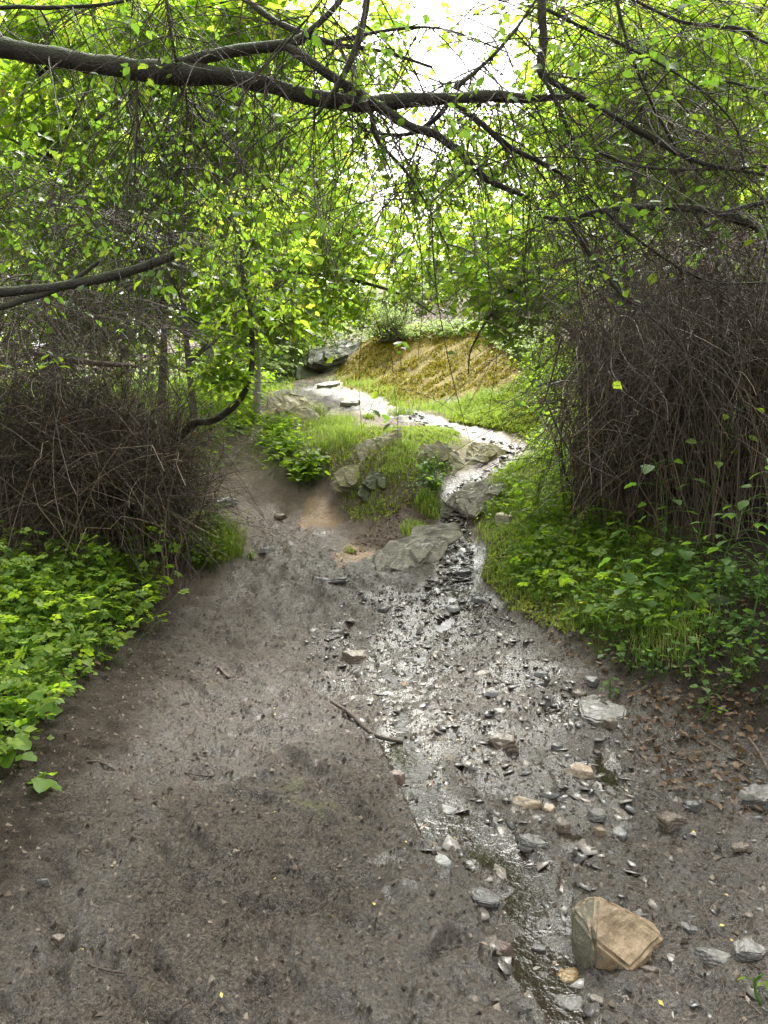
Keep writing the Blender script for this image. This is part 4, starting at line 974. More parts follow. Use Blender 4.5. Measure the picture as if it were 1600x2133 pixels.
HERBS = [
 (95,1650,.07,4,.085,'h','lobed','broad lobed seedling alone on the mud below the left verge',(0,0),0,0),
 (25,1600,.13,6,.095,'h','lobed','broad-leaved herb at the lower end of the left verge',(0,0),0,0),
 (60,1500,.16,7,.085,'h','lobed','lobed herb at the left edge above the lone seedling',(0,0),0,0),
 (175,1420,.14,6,.075,'h','oval','round-leaved herb at the verge edge beside the bare mud',(0,0),0,0),
 (30,1370,.26,8,.085,'h','lobed','large lobed herb at the left edge amid the bright verge',(0,0),0,0),
 (230,1290,.18,7,.075,'h','oval','heart-leaved herb on the verge under the thicket',(0,0),0,0),
 (245,1180,.52,10,.105,'h','lobed','tall celandine with yellow flower before the left thicket',(.1,-.1),1,0),
 (160,1200,.46,10,.11,'h','lobed','tall lobed herb left of the celandine',(0,-.1),1,0),
 (310,1150,.62,10,.10,'h','lobed','tallest lobed herb reaching over the thicket foot',(-.15,-.2),0,0),
 (50,1240,.30,7,.09,'h','lobed','yellow-flowered herb at the far left verge',(0,0),1,0),
 (340,1195,.20,7,.06,'h','oval','small bright herb at the tip of the left verge',(0,0),0,0),
 (1330,1330,.55,10,.12,'d','lobed','drooping lobed plant with spreading stalks on the right bank',(-.35,-.35),0,0),
 (1345,1320,.60,8,.10,'d','lobed','lobed plant leaning right out of the same stalk fan',(.35,-.2),0,0),
 (1210,1330,.26,7,.08,'h','lobed','yellow-green lobed plant hanging over the bank edge',(-.1,-.3),1,0),
 (1180,1250,.30,7,.07,'h','oval','small bright plant on the bank above the undercut',(0,-.1),0,0),
 (1300,1180,.34,7,.11,'h','lobed','bright palmate plant at the foot of the right thicket',(-.1,-.1),0,0),
 (1155,1120,.75,12,.15,'h','slim','tall upright plant with long blades on the right bank',(-.05,0),0,1),
 (1420,1420,.34,9,.055,'d','oval','round-leaved plant trailing down the shaded bank',(-.1,-.3),0,0),
 (1270,1450,.14,6,.045,'d','oval','low plant behind the broad grey slab',(0,0),0,0),
 (1460,1510,.22,8,.055,'d','oval','pale-leaved sprig at the lowest corner of the right bank',(0,-.1),0,0),
 (1370,1210,.9,14,.085,'d','lobed','tall leafy plant rising in front of the right thicket',(-.1,-.1),0,0),
 (1490,1290,.8,22,.075,'d','oval','dense dark bush of oval leaves at the right edge of the thicket',(.15,-.2),0,0),
 (1560,1330,1.1,26,.08,'d','oval','dark oval-leaved shrub cut by the right edge',(.1,-.15),0,0),
 (1440,1180,1.2,14,.075,'h','oval','bramble shoot with bright leaves against the dark thicket',(.15,-.2),0,0),
 (1585,2100,.09,3,.03,'h','oval','tiny two-leaved sprout beside the angular grey block',(0,0),0,0),
 (625,1030,.3,9,.12,'h','oval','broad-leaved plant at the front of the mound herbs',(0,-.1),0,1),
 (570,1000,.4,10,.11,'h','oval','bushy green plant at the left of the mound herbs',(0,0),0,0),
 (905,1030,.22,7,.08,'h','oval','small bright plant under the mossy rock face',(0,0),0,1),
 (1085,1060,.3,8,.12,'h','slim','long-leaved plant beside the round mossy rock',(0,0),0,1),
]
for i, (px, row, hg, nl, sz, mk, pk, lab, lean, fl, upr) in enumerate(HERBS):
    herb(px, row, hg, nl, sz, mk, pk, lab, 300 + i, lean=lean, flower=bool(fl), upright=bool(upr))
# fern by the right thicket
def fern(px, row, L, nf, label, seed):
    g = np.random.default_rng(seed); c = gp(px, row); t_ = thing('fern', label, 'fern', c)
    for f in range(nf):
        a_ = math.pi * (.55 + .5 * g.random()) + f * .25; out = np.array([math.cos(a_), -abs(math.sin(a_)) * .5, 0]); ln = L * (.7 + .4 * g.random())
        tt = np.linspace(0, 1, 16); P = out[None] * (tt * ln)[:, None]; P[:, 2] = ln * (.9 * tt - .75 * tt ** 2)
        D = norm(np.gradient(P, axis=0)); S = norm(np.cross(D, [0, 0, 1.])); parts = [tubes(P[None], np.full((1, 16), .002), 3)]
        s = np.sin(np.clip(tt * 1.05 + .05, 0, 1) * math.pi) ** .7 * ln * .17
        for sg in (1, -1):
            parts.append(leaves(P[1:-1], S[1:-1] * sg + D[1:-1] * .35, np.repeat([[0, 0, 1.]], 14, 0), s[1:-1] + .01, LEAF_HI, .55))
        obj('frond', mesh_from('frond', *merge(parts)), M_HERBD if f % 2 else M_HERB, t_)
fern(1320,1100,.55,4,'arching fern at the foot of the right thicket',5)

# ------------------------------------------------------------------ dead bramble thickets
def wander(starts, dirs, n, step, curl, grav, g):
    """random curved canes"""
    N_ = len(starts); P = np.empty((N_, n, 3)); P[:, 0] = starts; d = norm(dirs); ax = rand_dir(N_, 0, g) * curl
    for k in range(1, n):
        P[:, k] = P[:, k - 1] + d * step[:, None]
        d = norm(d + np.cross(ax, d) + g.normal(size=d.shape) * curl * .35 + np.array([0, 0, -1.]) * grav)
    return P
def rad(N_, n, r0, r1, g, lo=.5): return (lo + (1.3 - lo) * g.random((N_, 1))) * np.linspace(r0, r1, n)[None]

def arch_canes(foot, n, H, reach, g, K=9, r=.0045):
    """canes rising from the foot points and arching over outward"""
    p = foot[g.integers(0, len(foot), n)] + np.column_stack([g.normal(size=(n, 2)) * .1, np.zeros(n)])
    az = g.random(n) * 6.283; rc = reach * g.random(n) ** .8; h = H * (.45 + .6 * g.random(n)); t = np.linspace(0, 1, K)[None]
    dr = .25 + .75 * g.random((n, 1))
    x = rc[:, None] * t ** 1.9; z = h[:, None] * (1.55 * t - .55 * t ** 2 - .62 * dr * t ** 4.0)
    wob = g.normal(size=(n, K, 3)) * .028 * np.minimum(t * 4, 1)[..., None] + (g.normal(size=(n, 1, 3)) * np.array([.28, .28, 0])) * t[..., None] + (g.normal(size=(n, 1, 3)) * np.array([.10, .10, 0])) * np.sin(t * (2 + 3 * g.random((n, 1))) * 1.6)[..., None]
    P = p[:, None] + np.stack([np.cos(az)[:, None] * x, np.sin(az)[:, None] * x, z], -1) + wob
    return tubes(P, rad(n, K, r, r * .45, g), 3)

gt = np.random.default_rng(55)
# right thicket
rt = thing('bramble_thicket', 'tall dense thicket of dead brown canes on the right bank', 'thicket', gp(1450, 1180))
o0 = np.array(rt.location)
footR = []
for xx in np.linspace(1.55, 4.2, 14):
    for yy in np.linspace(5.7, 8.6, 9):
        if ((xx - 3.15) / 1.2) ** 2 + ((yy - 7.0) / 1.5) ** 2 < 1.05: footR.append(on_ground(xx, yy))
footR = np.array(footR)
parts = [arch_canes(footR, 1300, 3.0, 1.0, gt, 10, .0055), arch_canes(footR, 800, 2.2, .85, gt, 10, .0042)]
def shell(cen, R, n, g, inner=.55):
    d = rand_dir(n, 0, g) * (inner + (1 - inner) * g.random((n, 1))); return np.array(cen) + d * np.array(R)
cR = (2.9, 6.9, 2.15)
for n_, L_, r_ in ((2300, .085, .0042), (1700, .055, .0027)):
    s_ = shell(cR, (1.42, 1.5, 1.5), n_, gt); dd = gt.normal(size=(n_, 3)) * np.array([.8, .8, 1.0]) + np.array([0, 0, -.5])
    P = wander(s_, dd, 8, L_ * 1.42 * (.6 + .9 * gt.random(n_)), .12, .056, gt); parts.append(tubes(P, rad(n_, 8, r_, r_ * .5, gt), 3))
v, t = merge(parts); obj('canes', mesh_from('canes', v - o0, t), M_CANE, rt, kind='stuff')
for i in range(26):      # the stouter single canes that stand out in front
    f = footR[np.argsort(footR[:, 1])[gt.integers(0, 30)]]; a_ = -1.57 + gt.normal() * 1.2; h = 1.0 + 1.9 * gt.random(); rc = .4 + .9 * gt.random()
    tt = np.linspace(0, 1, 7); Q = np.column_stack([f[0] + math.cos(a_) * rc * tt ** 2, f[1] + math.sin(a_) * rc * tt ** 2, f[2] + h * (1.6 * tt - .6 * tt ** 2 - .5 * gt.random() * tt ** 4), np.linspace(.0085, .003, 7)]); Q[:, :3] -= o0
    obj('cane', limb_mesh('cane', Q, 22, 5, .08), M_CANE, rt)
# left thicket
lt = thing('bramble_thicket', 'low tangled thicket of dead brown canes on the left bank', 'thicket', gp(150, 1190))
o1 = np.array(lt.location)
footL = []
for xx in np.linspace(-4.8, -1.75, 15):
    for yy in np.linspace(6.4, 9.2, 9):
        if xx < -1.85 - (yy - 6.4) * .14 and yy > 6.3 + max(0, (-2.2 - xx)) * -.35: footL.append(on_ground(xx, yy))
footL = np.array(footL)
parts = [arch_canes(footL, 700, 1.75, .75, gt, 10, .0048), arch_canes(footL, 450, 2.4, .7, gt, 10, .0042)]
for cen, R in (((-3.1, 7.5, 1.35), (1.5, 1.3, .85)), ((-2.35, 7.4, 1.1), (.62, 1.0, .75)), ((-3.4, 6.9, 1.7), (1.4, 1.0, .8)), ((-3.2, 7.0, 2.45), (1.6, 1.2, .9)), ((-2.6, 7.0, 1.3), (.8, 1.0, .75))):
    for n_, L_, r_ in ((760, .085, .0043), (520, .055, .0028)):
        s_ = shell(cen, R, n_, gt, .3); P = wander(s_, gt.normal(size=(n_, 3)), 8, L_ * 1.42 * (.6 + .9 * gt.random(n_)), .105, .035, gt); parts.append(tubes(P, rad(n_, 8, r_, r_ * .5, gt), 3))
v, t = merge(parts); obj('canes', mesh_from('canes', v - o1, t), M_CANE, lt, kind='stuff')
for i in range(24):
    f = footL[np.argsort(footL[:, 1])[gt.integers(0, 34)]]; a_ = -1.2 + gt.normal() * 1.2; h = .8 + 1.5 * gt.random(); rc = .4 + .9 * gt.random()
    tt = np.linspace(0, 1, 7); Q = np.column_stack([f[0] + math.cos(a_) * rc * tt ** 2, f[1] + math.sin(a_) * rc * tt ** 2, f[2] + h * (1.6 * tt - .6 * tt ** 2 - .6 * gt.random() * tt ** 4), np.linspace(.0085, .003, 7)]); Q[:, :3] -= o1
    obj('cane', limb_mesh('cane', Q, 22, 5, .08), M_CANE, lt)
obj('dead_branch', limb_mesh('dead_branch', pxl([(70,735,6.4,9),(160,752,6.4,12),(270,762,6.4,8)]) - [*o1, 0], None, 7, .1), M_TWIGB, lt, label='straight brown dead branch lying on top of the canes')
p = shell((-2.9, 7.4, 1.75), (1.3, 1.1, .35), 520, gt, .2)
obj('dead_leaves', mesh_from('dead_leaves', *leaves(p - o1, rand_dir(520, -.4, gt), rand_dir(520, 1, gt), .04 + .05 * gt.random(520), LEAF_LO, 1.1)), M_DRY, lt, kind='stuff')

# ------------------------------------------------------------------ trees
def tree(name, label, base, cat='tree'): return thing(name, label, cat, base)
def branch(t_, pts, mt=M_BARK, sides=10, name='branch', knob=.10, label=None):
    Q = np.array(pts, float).copy(); Q[:, :3] -= np.array(t_.location)
    return obj(name, limb_mesh(name, Q, None, sides, knob), mt, t_, label=label)
def foliage(t_, vt, mt, name='foliage'):
    v, t = vt; return obj(name, mesh_from(name, v - np.array(t_.location), t), mt, t_, kind='stuff')

gl = np.random.default_rng(77)
# --- the leaning tree whose limb crosses overhead
b0 = on_ground(-4.3, 4.6)
T1 = tree('leaning_tree', 'leaning tree with a thick dark limb reaching across the top of the view', b0)
LIMB = branch(T1, np.vstack([[[b0[0] - .2, b0[1], b0[2] - .2, .24]], [[-4.25, 4.6, 2.2, .17]], [[-3.7, 4.6, 3.75, .066]], pxl([(-60,80,4.7,39),(0,97,4.7,37),(130,122,4.7,36),(260,142,4.65,37),(360,152,4.6,42),(470,160,4.6,32),(560,178,4.6,30),(660,205,4.6,31),(760,215,4.6,31),(860,208,4.65,26),(950,205,4.7,22),(1020,200,4.8,22),(1110,205,4.9,16),(1200,200,5.0,8)])]), sides=16, name='limb', knob=.13)
BR1 = [[(345,150,4.6,36),(420,122,4.6,30),(500,104,4.62,26),(600,92,4.65,24),(650,60,4.68,16),(705,5,4.7,13),(740,-60,4.75,10)],
 [(595,95,4.65,20),(640,125,4.6,22),(700,165,4.58,22),(775,212,4.58,24),(850,262,4.6,22),(905,280,4.65,20),(960,320,4.7,18),(1010,370,4.75,16),(1060,395,4.8,13),(1100,412,4.85,9)],
 [(490,-20,4.9,14),(560,35,4.8,14),(620,66,4.75,15),(700,92,4.7,12),(800,108,4.8,8),(900,140,4.9,6)],
 [(940,212,4.68,16),(1000,255,4.7,14),(1060,305,4.75,13),(1140,345,4.8,10),(1200,380,4.9,6)],
 [(772,225,4.6,12),(785,290,4.6,10),(835,345,4.65,7),(880,410,4.7,5),(935,520,4.75,3)],
 [(935,215,4.66,13),(905,250,4.7,12),(860,277,4.75,10),(800,280,4.8,7),(720,262,4.9,4)],
 [(655,245,4.5,6),(700,185,4.5,13),(745,90,4.5,15),(765,0,4.5,16),(770,-60,4.5,16)],
 [(380,165,4.6,8),(390,220,4.6,6),(385,300,4.6,4),(365,390,4.6,2.5)],
 [(285,150,4.62,6),(285,260,4.6,5),(280,390,4.6,4)],
 [(345,-20,4.5,8),(355,60,4.5,7),(368,130,4.55,6)],
 [(-425,90,4.65,12),(-30,20,4.9,9),(100,16,4.9,9),(240,6,4.9,8),(330,-30,4.9,7)],
 [(950,180,4.8,14),(990,150,4.85,10),(1060,80,4.9,7),(1130,-20,5,5)],
 [(700,85,4.7,9),(830,60,4.8,7),(930,62,4.9,5),(1060,110,5,4)],
 [(360,160,4.6,7),(450,280,4.7,5),(520,345,4.8,4),(600,430,4.9,3)],
 [(520,170,4.6,8),(560,130,4.5,5),(640,40,4.4,4),(700,-40,4.4,3)]]
for q in BR1: branch(T1, pxl([(a, b, c, d * .85) for a, b, c, d in q]), name='branch', knob=.14).parent = LIMB
# broken dead branch at the left
for q, lb in (([(-40,615,4.4,22),(30,606,4.4,19),(120,597,4.4,18),(200,582,4.4,20),(280,562,4.4,18),(345,538,4.4,17),(384,522,4.4,15)], 'snapped dead branch stub ending blunt'), ([(-40,648,4.4,13),(50,625,4.4,12),(120,602,4.4,10),(170,572,4.4,9),(208,543,4.4,7)], None)):
    branch(T1, np.vstack([[[-4.22, 4.58, 2.0, .05], [-3.3, 4.5, float(pxl(q[:1])[0, 2]) - .12, .03]], pxl(q)]), name='dead_branch', label=lb, sides=14)
def hang_twigs(t_, src, n, g, length=(.5, 1.4), r=.0035, mt=M_TWIG, grav=.10, name='twigs', down=.8, curl=.07, sub=2):
    """thin twigs hanging from given branch polylines"""
    S_ = np.vstack([resample(pxl(q), 40)[:, :3] for q in src]); s_ = S_[g.integers(0, len(S_), n)]
    d = g.normal(size=(n, 3)) * np.array([1, .7, .55]); d[:, 2] -= down
    st = (length[0] + (length[1] - length[0]) * g.random(n)) / 11
    P = wander(s_, d, 12, st, curl, grav, g); pr_ = [tubes(P, rad(n, 12, r, r * .3, g), 3)]
    ends = [P]
    for k in range(sub):
        m = n; i = g.integers(0, n, m); j = g.integers(3, 10, m); s2 = P[i, j]; d2 = norm(P[i, j + 1] - P[i, j]) + g.normal(size=(m, 3)) * .8
        P2 = wander(s2, d2, 8, st[i] * .55, curl * 1.3, grav * .7, g); pr_.append(tubes(P2, rad(m, 8, r * .55, r * .25, g), 3)); ends.append(P2)
    foliage(t_, merge(pr_), mt, name)
    return ends
limbpx = [(0,97,4.7,48),(260,142,4.65,46),(470,160,4.6,40),(760,215,4.6,36),(950,205,4.7,27),(1110,205,4.9,16)]
TW1 = hang_twigs(T1, [limbpx] * 3 + BR1, 460, gl, (.5, 1.8), .0048)
hang_twigs(T1, [[(-100,20,5.2,9),(200,10,5.4,9),(600,20,5.4,8)], [(-100,300,5.3,9),(150,420,5.3,9),(400,500,5.4,8)], [(-60,430,5,9),(200,440,5,9),(350,560,5.2,8)], [(-80,600,6,9),(150,640,6.2,9),(400,690,6.6,8)], [(-80,560,6.4,9),(150,600,6.6,9),(380,650,6.8,8)]], 540, gl, (.5, 1.7), .0036, M_TWIG, .03, 'twigs', .25, .1)
# sprays of leaves on the overhead limb
cl = np.vstack([e[:, -4:].reshape(-1, 3) for e in TW1]); cl = cl[gl.random(len(cl)) < .05]
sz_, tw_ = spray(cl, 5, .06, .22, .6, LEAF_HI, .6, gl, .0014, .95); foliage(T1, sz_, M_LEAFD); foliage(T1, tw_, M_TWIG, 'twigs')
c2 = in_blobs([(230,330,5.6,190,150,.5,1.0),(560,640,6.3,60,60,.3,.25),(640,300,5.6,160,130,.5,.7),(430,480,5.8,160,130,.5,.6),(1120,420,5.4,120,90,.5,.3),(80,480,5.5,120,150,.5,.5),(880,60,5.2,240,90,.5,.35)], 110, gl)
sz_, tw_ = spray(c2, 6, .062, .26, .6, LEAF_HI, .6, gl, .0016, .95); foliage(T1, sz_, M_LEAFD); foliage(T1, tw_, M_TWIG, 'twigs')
# largest single leaves near the lens
gs = np.random.default_rng(9)
TWP = TW1[0]
for i in range(90):      # the biggest single leaves, each sitting on a twig
    k = gs.integers(0, len(TWP)); j = gs.integers(3, 11); P_ = TWP[k, j] - np.array(T1.location)
    put_leaf(T1, LM['l' if gs.random() < .4 else 'ld', 'oval'], P_, gs.normal(size=3) * [1, 1, .5] + [0, 0, -.6], gs.normal(size=3) * .6 + [0, 0, 1], .05 + .035 * gs.random())
# unseen crown leaves added over the viewer to darken the path and near leaves
def shade_canopy(n, x0, x1, g):
    q = np.column_stack([x0 + (x1 - x0) * g.random(n), -4 + 9.6 * g.random(n), 5.7 + 2.4 * g.random(n)])
    q[:, 2] = np.maximum(q[:, 2], 1.75 + np.maximum(q[:, 1], 0) * .60 + .7 * g.random(n))
    return q[n2(q[:, 0], q[:, 1], .45, 90) > -.16]
sz_, _ = spray(shade_canopy(2100, -8, 1.0, gl), 16, .10, .7, .4, LEAF_LO, .5, gl); foliage(T1, sz_, M_LEAFD, 'crown')
branch(T1, [[-3.9, 4.6, 3.4, .09], [-3.0, 3.6, 4.6, .07], [-1.6, 2.4, 5.6, .05], [0, 1.2, 6.3, .03], [1.6, .2, 6.8, .015]], name='branch')

# --- tree on the right
b0 = on_ground(4.6, 5.6)
T2 = tree('spreading_tree', 'tree on the right with thin arching branches over the thicket', b0)
branch(T2, [[b0[0], b0[1], b0[2] - .2, .13], [4.5, 5.6, 2.6, .10], [4.1, 5.4, 4.4, .075], [3.2, 5.2, 5.6, .05], [2.0, 5.0, 5.9, .035], list(pxl([(1130,-120,4.9,20)])[0])], sides=12, name='trunk')
BR2 = [[(1130,-120,4.9,20),(1128,0,4.9,18),(1132,80,4.9,17),(1128,150,4.9,18),(1160,175,4.9,12),(1220,210,4.9,13),(1320,268,4.95,13),(1355,285,4.95,14),(1440,332,5,10),(1520,352,5,8),(1640,370,5.1,7)],
 [(1128,150,4.9,10),(1160,215,4.85,8),(1190,290,4.85,7),(1212,365,4.85,5),(1205,400,4.85,3)],
 [(1190,288,4.85,6),(1290,335,4.9,7),(1380,352,4.95,6),(1480,352,5,6),(1640,345,5,5)],
 [(1640,500,5.0,17),(1570,470,5.0,16),(1500,447,5,16),(1440,434,5,15),(1350,432,5,14),(1260,438,5.02,13),(1180,456,5.05,10),(1120,450,5.1,6)],
 [(1500,447,5,9),(1560,428,5,9),(1640,415,5.05,10)],
 [(1140,20,4.9,8),(1220,60,4.9,6),(1330,110,5,5),(1450,180,5,4),(1530,260,5,4),(1550,345,5,4)],
 [(1280,-20,5,8),(1310,100,5,6),(1360,220,5.1,6),(1420,330,5.2,5)],
 [(1640,100,5.3,7),(1540,60,5.3,7),(1420,45,5.3,6),(1300,-10,5.3,6)],
 [(1180,456,5.05,9),(1230,530,5,8),(1300,620,4.95,6),(1340,640,4.95,4)],
 [(1260,440,5.0,7),(1330,500,5,6),(1420,560,5,5),(1500,590,5,4),(1640,585,5,4)],
 [(1640,200,5.4,6),(1500,170,5.4,5),(1380,210,5.4,4),(1250,300,5.4,4)],
 [(1170,700,5.3,5),(1145,800,5.3,4),(1118,880,5.3,3)],
 [(1135,830,5.3,4),(1175,920,5.4,4),(1210,960,5.5,4),(1290,1000,5.6,3)]]
for q in BR2:
    if q[0][0] >= 1640: q.insert(0, (2010, q[0][1] + 30, 5.5, q[0][3] + 4))
for q in BR2: branch(T2, pxl(q), M_BARK if q[0][3] > 6 else M_TWIG, 8)
TW2 = hang_twigs(T2, BR2[:11], 520, gl, (.4, 1.8), .0042, M_TWIG, .07, 'twigs', .4, .07)
hang_twigs(T2, [[(1100,0,5.2,9),(1350,-10,5.4,9),(1700,20,5.4,8)], [(1300,200,5.6,9),(1500,300,5.6,8),(1700,330,5.6,8)], [(1150,480,5.6,9),(1400,500,5.6,9),(1650,520,5.6,8)]], 420, gl, (.6, 1.9), .0036, M_TWIGB, .05, 'twigs', .5, .06)
cl = np.vstack([e[:, -3:].reshape(-1, 3) for e in TW2]); cl = cl[(gl.random(len(cl)) < .05) & (cl[:, 2] > 2.9)]
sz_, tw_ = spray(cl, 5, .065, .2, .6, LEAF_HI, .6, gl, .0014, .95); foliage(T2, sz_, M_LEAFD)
sz_, _ = spray(shade_canopy(1600, .6, 8, gl), 16, .10, .7, .4, LEAF_LO, .5, gl); foliage(T2, sz_, M_LEAFD, 'crown')  # right half of the added overhead leaves, out of view, there to cast shade

# --- curved sapling at the left thicket
b0 = gp(300, 1140); b0 = on_ground(at(390, 890, 7.6)[0] - .35, 7.9)
T3 = tree('curved_sapling', 'slim sapling curving up out of the left thicket', b0)
SAP = [(395,888,7.5,17),(440,877,7.4,16),(485,848,7.3,15),(515,805,7.25,13),(526,750,7.2,12),(525,690,7.2,11),(518,620,7.2,10),(503,560,7.2,8),(500,500,7.2,7),(470,440,7.15,6),(440,370,7.1,5),(425,280,7.1,4),(395,180,7,3)]
branch(T3, np.vstack([[[b0[0], b0[1], b0[2] - .1, .05]], [[b0[0] + .05, 7.8, b0[2] + .6, .045]], pxl(SAP)]), M_BARK, 10, 'stem')
BR3 = [[(522,722,7.2,8),(480,700,7.15,7),(430,680,7.1,6),(385,655,7.05,5),(340,608,7,4)],[(501,560,7.2,5),(530,500,7.2,4),(560,440,7.2,3),(640,380,7.1,2)],[(525,680,7.2,5),(560,655,7.2,4),(610,620,7.2,3)],[(500,500,7.2,4),(478,420,7.2,4),(455,330,7.2,3)],[(526,640,7.2,5),(580,600,7.3,4),(660,520,7.3,3)],[(523,800,7.2,4),(480,790,7.1,3),(440,800,7.0,3)]]
for q in BR3: branch(T3, pxl(q), M_BARK, 6)
c3 = in_blobs([(455,770,7.1,55,40,.2,1.2),(480,690,7.1,60,50,.25,1),(560,620,7.2,70,50,.3,1),(600,520,7.3,110,70,.4,1.3),(490,570,7.2,80,60,.3,.8),(520,420,7.2,130,80,.4,1.2)], 210, gl)
sz_, tw_ = spray(c3, 6, .085, .24, .6, LEAF_HI, .5, gl, .0015, .8); foliage(T3, sz_, M_LEAF); foliage(T3, tw_, M_TWIG, 'twigs')
for i in range(70):
    q = [(455,775,55,40),(480,690,60,50),(590,640,60,35)][i % 3]; P_ = at(q[0] + gs.normal() * q[2] * .6, q[1] + gs.normal() * q[3] * .6, 6.9 + .5 * gs.random()) - np.array(T3.location)
    put_leaf(T3, LM['l', 'slim'], P_, gs.normal(size=3) * [1, 1, .4] + [0, 0, -.3], gs.normal(size=3) * .45 + [0, 0, 1], .09 + .06 * gs.random())

# --- woodland trees behind, each with its own crown
def wood(label, basepx, Yb, topZ, r, blobs, nsp, nl, size, length, mt, bark, seed, name='woodland_tree', lean=0.0, proto=LEAF_LO, extra=()):
    g = np.random.default_rng(seed); b = at(basepx, 930, Yb); b = on_ground(b[0], b[1]); t_ = tree(name, label, b)
    h = topZ - b[2]; tt = np.linspace(0, 1, 7)
    Q = np.column_stack([b[0] + lean * h * tt + .12 * np.sin(tt * 5 + seed), b[1] + .1 * np.sin(tt * 4), b[2] - .15 + h * tt, r * (1 - .75 * tt)])
    branch(t_, Q, bark, 10, 'trunk')
    P = in_blobs(blobs, nsp, g)
    C_ = np.array([at(q[0], q[1], q[2]) for q in blobs])
    for k, c in enumerate(C_):      # limbs from the trunk into each leaf mass
        s = Q[int(np.clip(np.argmin(np.abs(Q[:, 2] - (c[2] - .4 * abs(c[0] - b[0])))), 1, 5)), :3]; mid = .5 * (s + c) + [0, 0, .25]
        branch(t_, [[*s, r * .35], [*mid, r * .22], [*c, r * .08]], bark, 6)
    for q in extra: branch(t_, pxl(q), bark, 6)
    sz_, tw = spray(P, nl, size, length, .5, proto, .45, g, .0022); foliage(t_, sz_, mt, 'crown')
    if Yb < 15: foliage(t_, tw, M_TWIG, 'twigs')
    return t_
W = wood
W('tree behind the left thicket with a dense bright green crown', 110, 11.5, 8.5, .08, [(120,280,11.5,240,190,1.2,1.2),(60,520,11.2,170,140,1.0,.8),(260,90,11.5,280,130,1.2,1.1),(60,10,11,250,80,1.2,.6),(330,30,9.5,260,80,.9,.9),(560,60,10,120,70,.8,.4),(-120,300,11.5,200,300,1.4,.6)], 1350, 11, .15, .55, M_LEAF, M_BARK, 401)
W('second bright tree left of the path behind the curved sapling', 330, 12.5, 8.5, .07, [(330,420,12.5,190,160,1.2,1.2),(300,610,12.5,190,90,1.0,.7),(470,240,12.5,190,150,1.2,1.0),(180,660,12,150,60,.8,.3)], 850, 11, .15, .55, M_LEAF, M_BARK, 402)
W('pale-trunked tree beside the mossy ledge on the left of the path', 523, 14.0, 8.0, .10, [(560,500,14,150,120,1.2,1.0),(600,350,14,140,120,1.2,.9),(620,630,13.5,110,50,.8,.6),(500,640,13.5,110,80,.8,.6),(560,200,14,150,110,1.2,.7),(480,40,14,170,90,1.2,.7)], 840, 11, .155, .55, M_LEAF, M_BARKG, 403)
W('tree whose drooping sprays hang over the middle of the path', 395, 10.8, 6.5, .06, [(700,540,10,130,70,.7,1.0),(690,620,10,100,35,.5,.6),(760,480,10,130,90,.7,1.0),(640,420,10.2,130,110,.7,.9),(720,370,10,100,60,.6,.3)], 520, 9, .085, .42, M_LEAF, M_BARK, 404, 'drooping_tree', .02, LEAF_LO, [[(560,560,10.8,9),(680,575,10.4,8),(770,592,10.1,7),(850,620,10,5),(905,655,9.9,3)]])
W('dark-leaved tree hanging over the path from behind the right thicket', 1320, 9.6, 6.5, .09, [(1060,560,8.2,120,100,.7,1.2),(1010,480,8.4,130,80,.7,1.0),(1150,620,8,60,50,.5,.4),(930,560,8.6,90,50,.6,.6),(1040,660,8.2,60,45,.4,.4),(1150,470,8.4,130,100,.7,.9),(860,530,8.8,90,80,.6,.5)], 430, 9, .105, .42, M_LEAF, M_BARK, 405, 'overhanging_tree', -.03, LEAF_LO, [[(1250,520,8.6,10),(1140,560,8.3,8),(1050,620,8.2,6),(985,720,8.1,4),(975,780,8.1,2)]])
W('bright tree high on the right slope', 1480, 11.5, 9.5, .11, [(1380,160,11,240,150,1.2,1.2),(1540,330,10.8,180,160,1.2,1.2),(1250,330,10.8,130,110,1.0,.7),(1600,80,11,200,160,1.2,.8),(1330,10,11,200,80,1.2,.6),(1450,60,9.5,220,110,.9,.9),(1300,200,9.5,150,90,.8,.6),(1360,420,10.6,160,70,.9,.6)], 1150, 11, .135, .55, M_LEAF, M_BARKG, 406)
W('thin-crowned tree letting white sky through above the path', 1240, 13.0, 9.5, .09, [(1000,330,12,120,90,1.0,.9),(1120,260,12,90,80,1.0,.6),(960,30,12,230,40,1.0,.12),(760,110,12,120,120,1.0,.9),(1180,60,12,120,90,1.0,.6),(700,240,12,90,110,1.0,.5),(900,400,12,120,60,1.0,.6)], 560, 9, .135, .6, M_LEAF, M_BARKG, 407)
W('tree far back on the left closing the wood', -100, 17.0, 11, .14, [(100,420,17,330,200,2,1),(0,150,17,330,200,2,1),(330,550,17,220,120,1.6,.8),(-250,400,17,250,350,2,.7)], 560, 11, .19, .8, M_LEAF, M_BARKG, 408)
W('tree far back behind the pale trunk', 430, 18.5, 11, .14, [(480,400,18.5,230,200,2,1),(640,470,18.5,150,120,1.6,.7),(420,150,18.5,280,170,2,.8),(620,250,18.5,110,150,1.6,.5)], 520, 11, .19, .8, M_LEAF, M_BARKG, 409)
W('grey-green willow bush at the far bend of the path', 590, 23, 7.0, .08, [(590,700,23,75,75,1.2,1.2),(540,760,22,60,45,1,.8),(640,670,24,70,50,1.2,.8),(530,680,23,70,70,1.2,.8)], 420, 12, .17, .7, M_LEAFF, M_BARKG, 410, 'willow_bush')
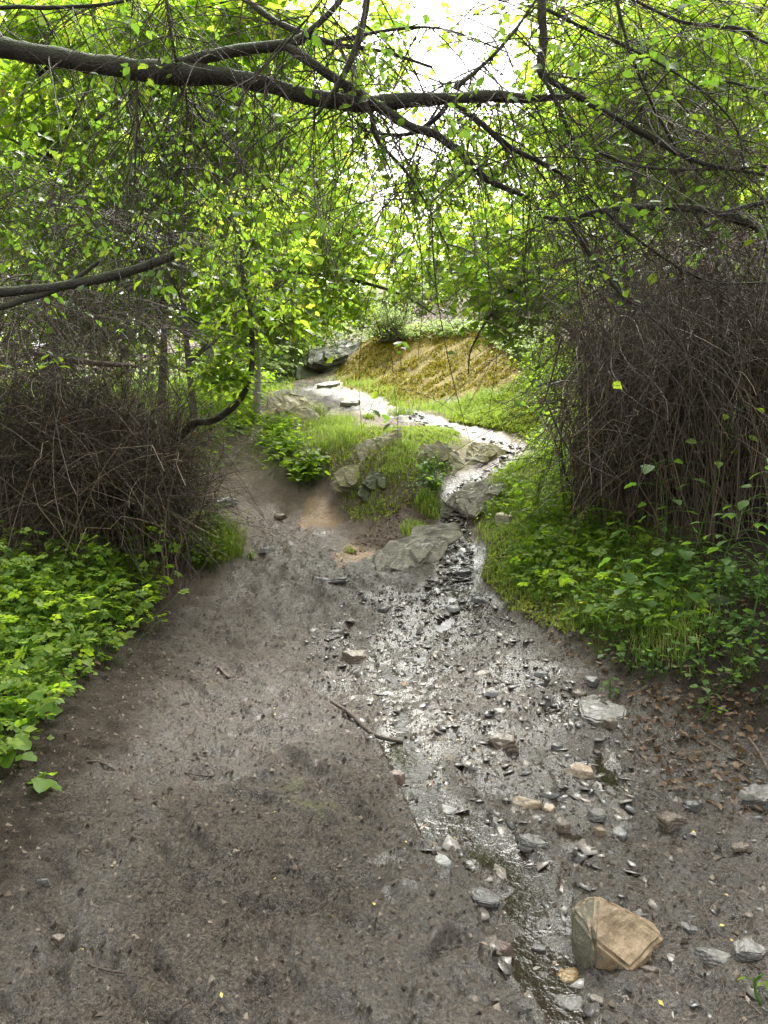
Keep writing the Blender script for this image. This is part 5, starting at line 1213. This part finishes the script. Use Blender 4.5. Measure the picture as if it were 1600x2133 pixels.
W('pale bush on the skyline above the golden bank', 850, 28, 9.0, .08, [(830,615,27,90,35,1.5,1),(930,590,28,110,40,1.5,1),(740,640,28,80,45,1.5,1),(1040,590,27,110,45,1.5,1),(1000,530,31,150,50,2,.7),(780,570,32,150,60,2,.7),(880,490,32,170,60,2,.9),(700,500,32,150,80,2,.8)], 850, 12, .20, .8, M_LEAFF, M_BARKG, 411, 'hillside_bush')
W('bush at the top of the bank behind the right thicket', 1200, 17, 7.0, .08, [(1200,600,16.5,90,60,1.2,.7),(1250,540,16,150,80,1.2,1),(1400,560,15,200,100,1.5,.8)], 340, 11, .15, .6, M_LEAFF, M_BARKG, 412, 'hillside_bush')
# broom with brown stems on the lip of the golden bank
b0 = gp(812, 715); BRM = thing('broom_shrub', 'wispy broom shrub with bare brown stems on top of the golden bank', 'shrub', b0)
n_ = 90; P = wander(np.repeat(b0[None], n_, 0) + gl.normal(size=(n_, 3)) * [.12, .12, 0], gl.normal(size=(n_, 3)) * [.55, .4, .2] + [0, 0, 1], 9, .09 + .08 * gl.random(n_), .05, -.01, gl)
foliage(BRM, tubes(P, rad(n_, 9, .02, .006, gl), 3), M_TWIGB, 'stems')
foliage(BRM, spray(P[:, 4:].reshape(-1, 3), 7, .09, .4, .1, LEAF_LO, .8, gl, 0, .5)[0], M_LEAFF)
# wood beyond: one mass
def mass(name, lab, pts_blobs, n, nl, size, length, mt, seed):
    g = np.random.default_rng(seed); P = in_blobs(pts_blobs, n, g); v, t = spray(P, nl, size, length, .4, LEAF_LO, .6, g)[0]
    obj(name, mesh_from(name, v, t), mt, kind='stuff', label=lab, cat='wood')
mass('far_woodland', 'far woodland closing the view on the left', [(-200,450,27,500,450,3,1.3),(250,380,27,380,420,3,1.4),(560,480,28,180,260,3,.8)], 3600, 12, .33, 1.4, M_LEAF, 501)
mass('far_woodland', 'far woodland on the right hillside', [(1320,330,25,220,330,3,1.2),(1650,300,24,350,420,3,1.2),(1150,500,28,180,110,3,.5)], 2000, 12, .33, 1.4, M_LEAF, 502)
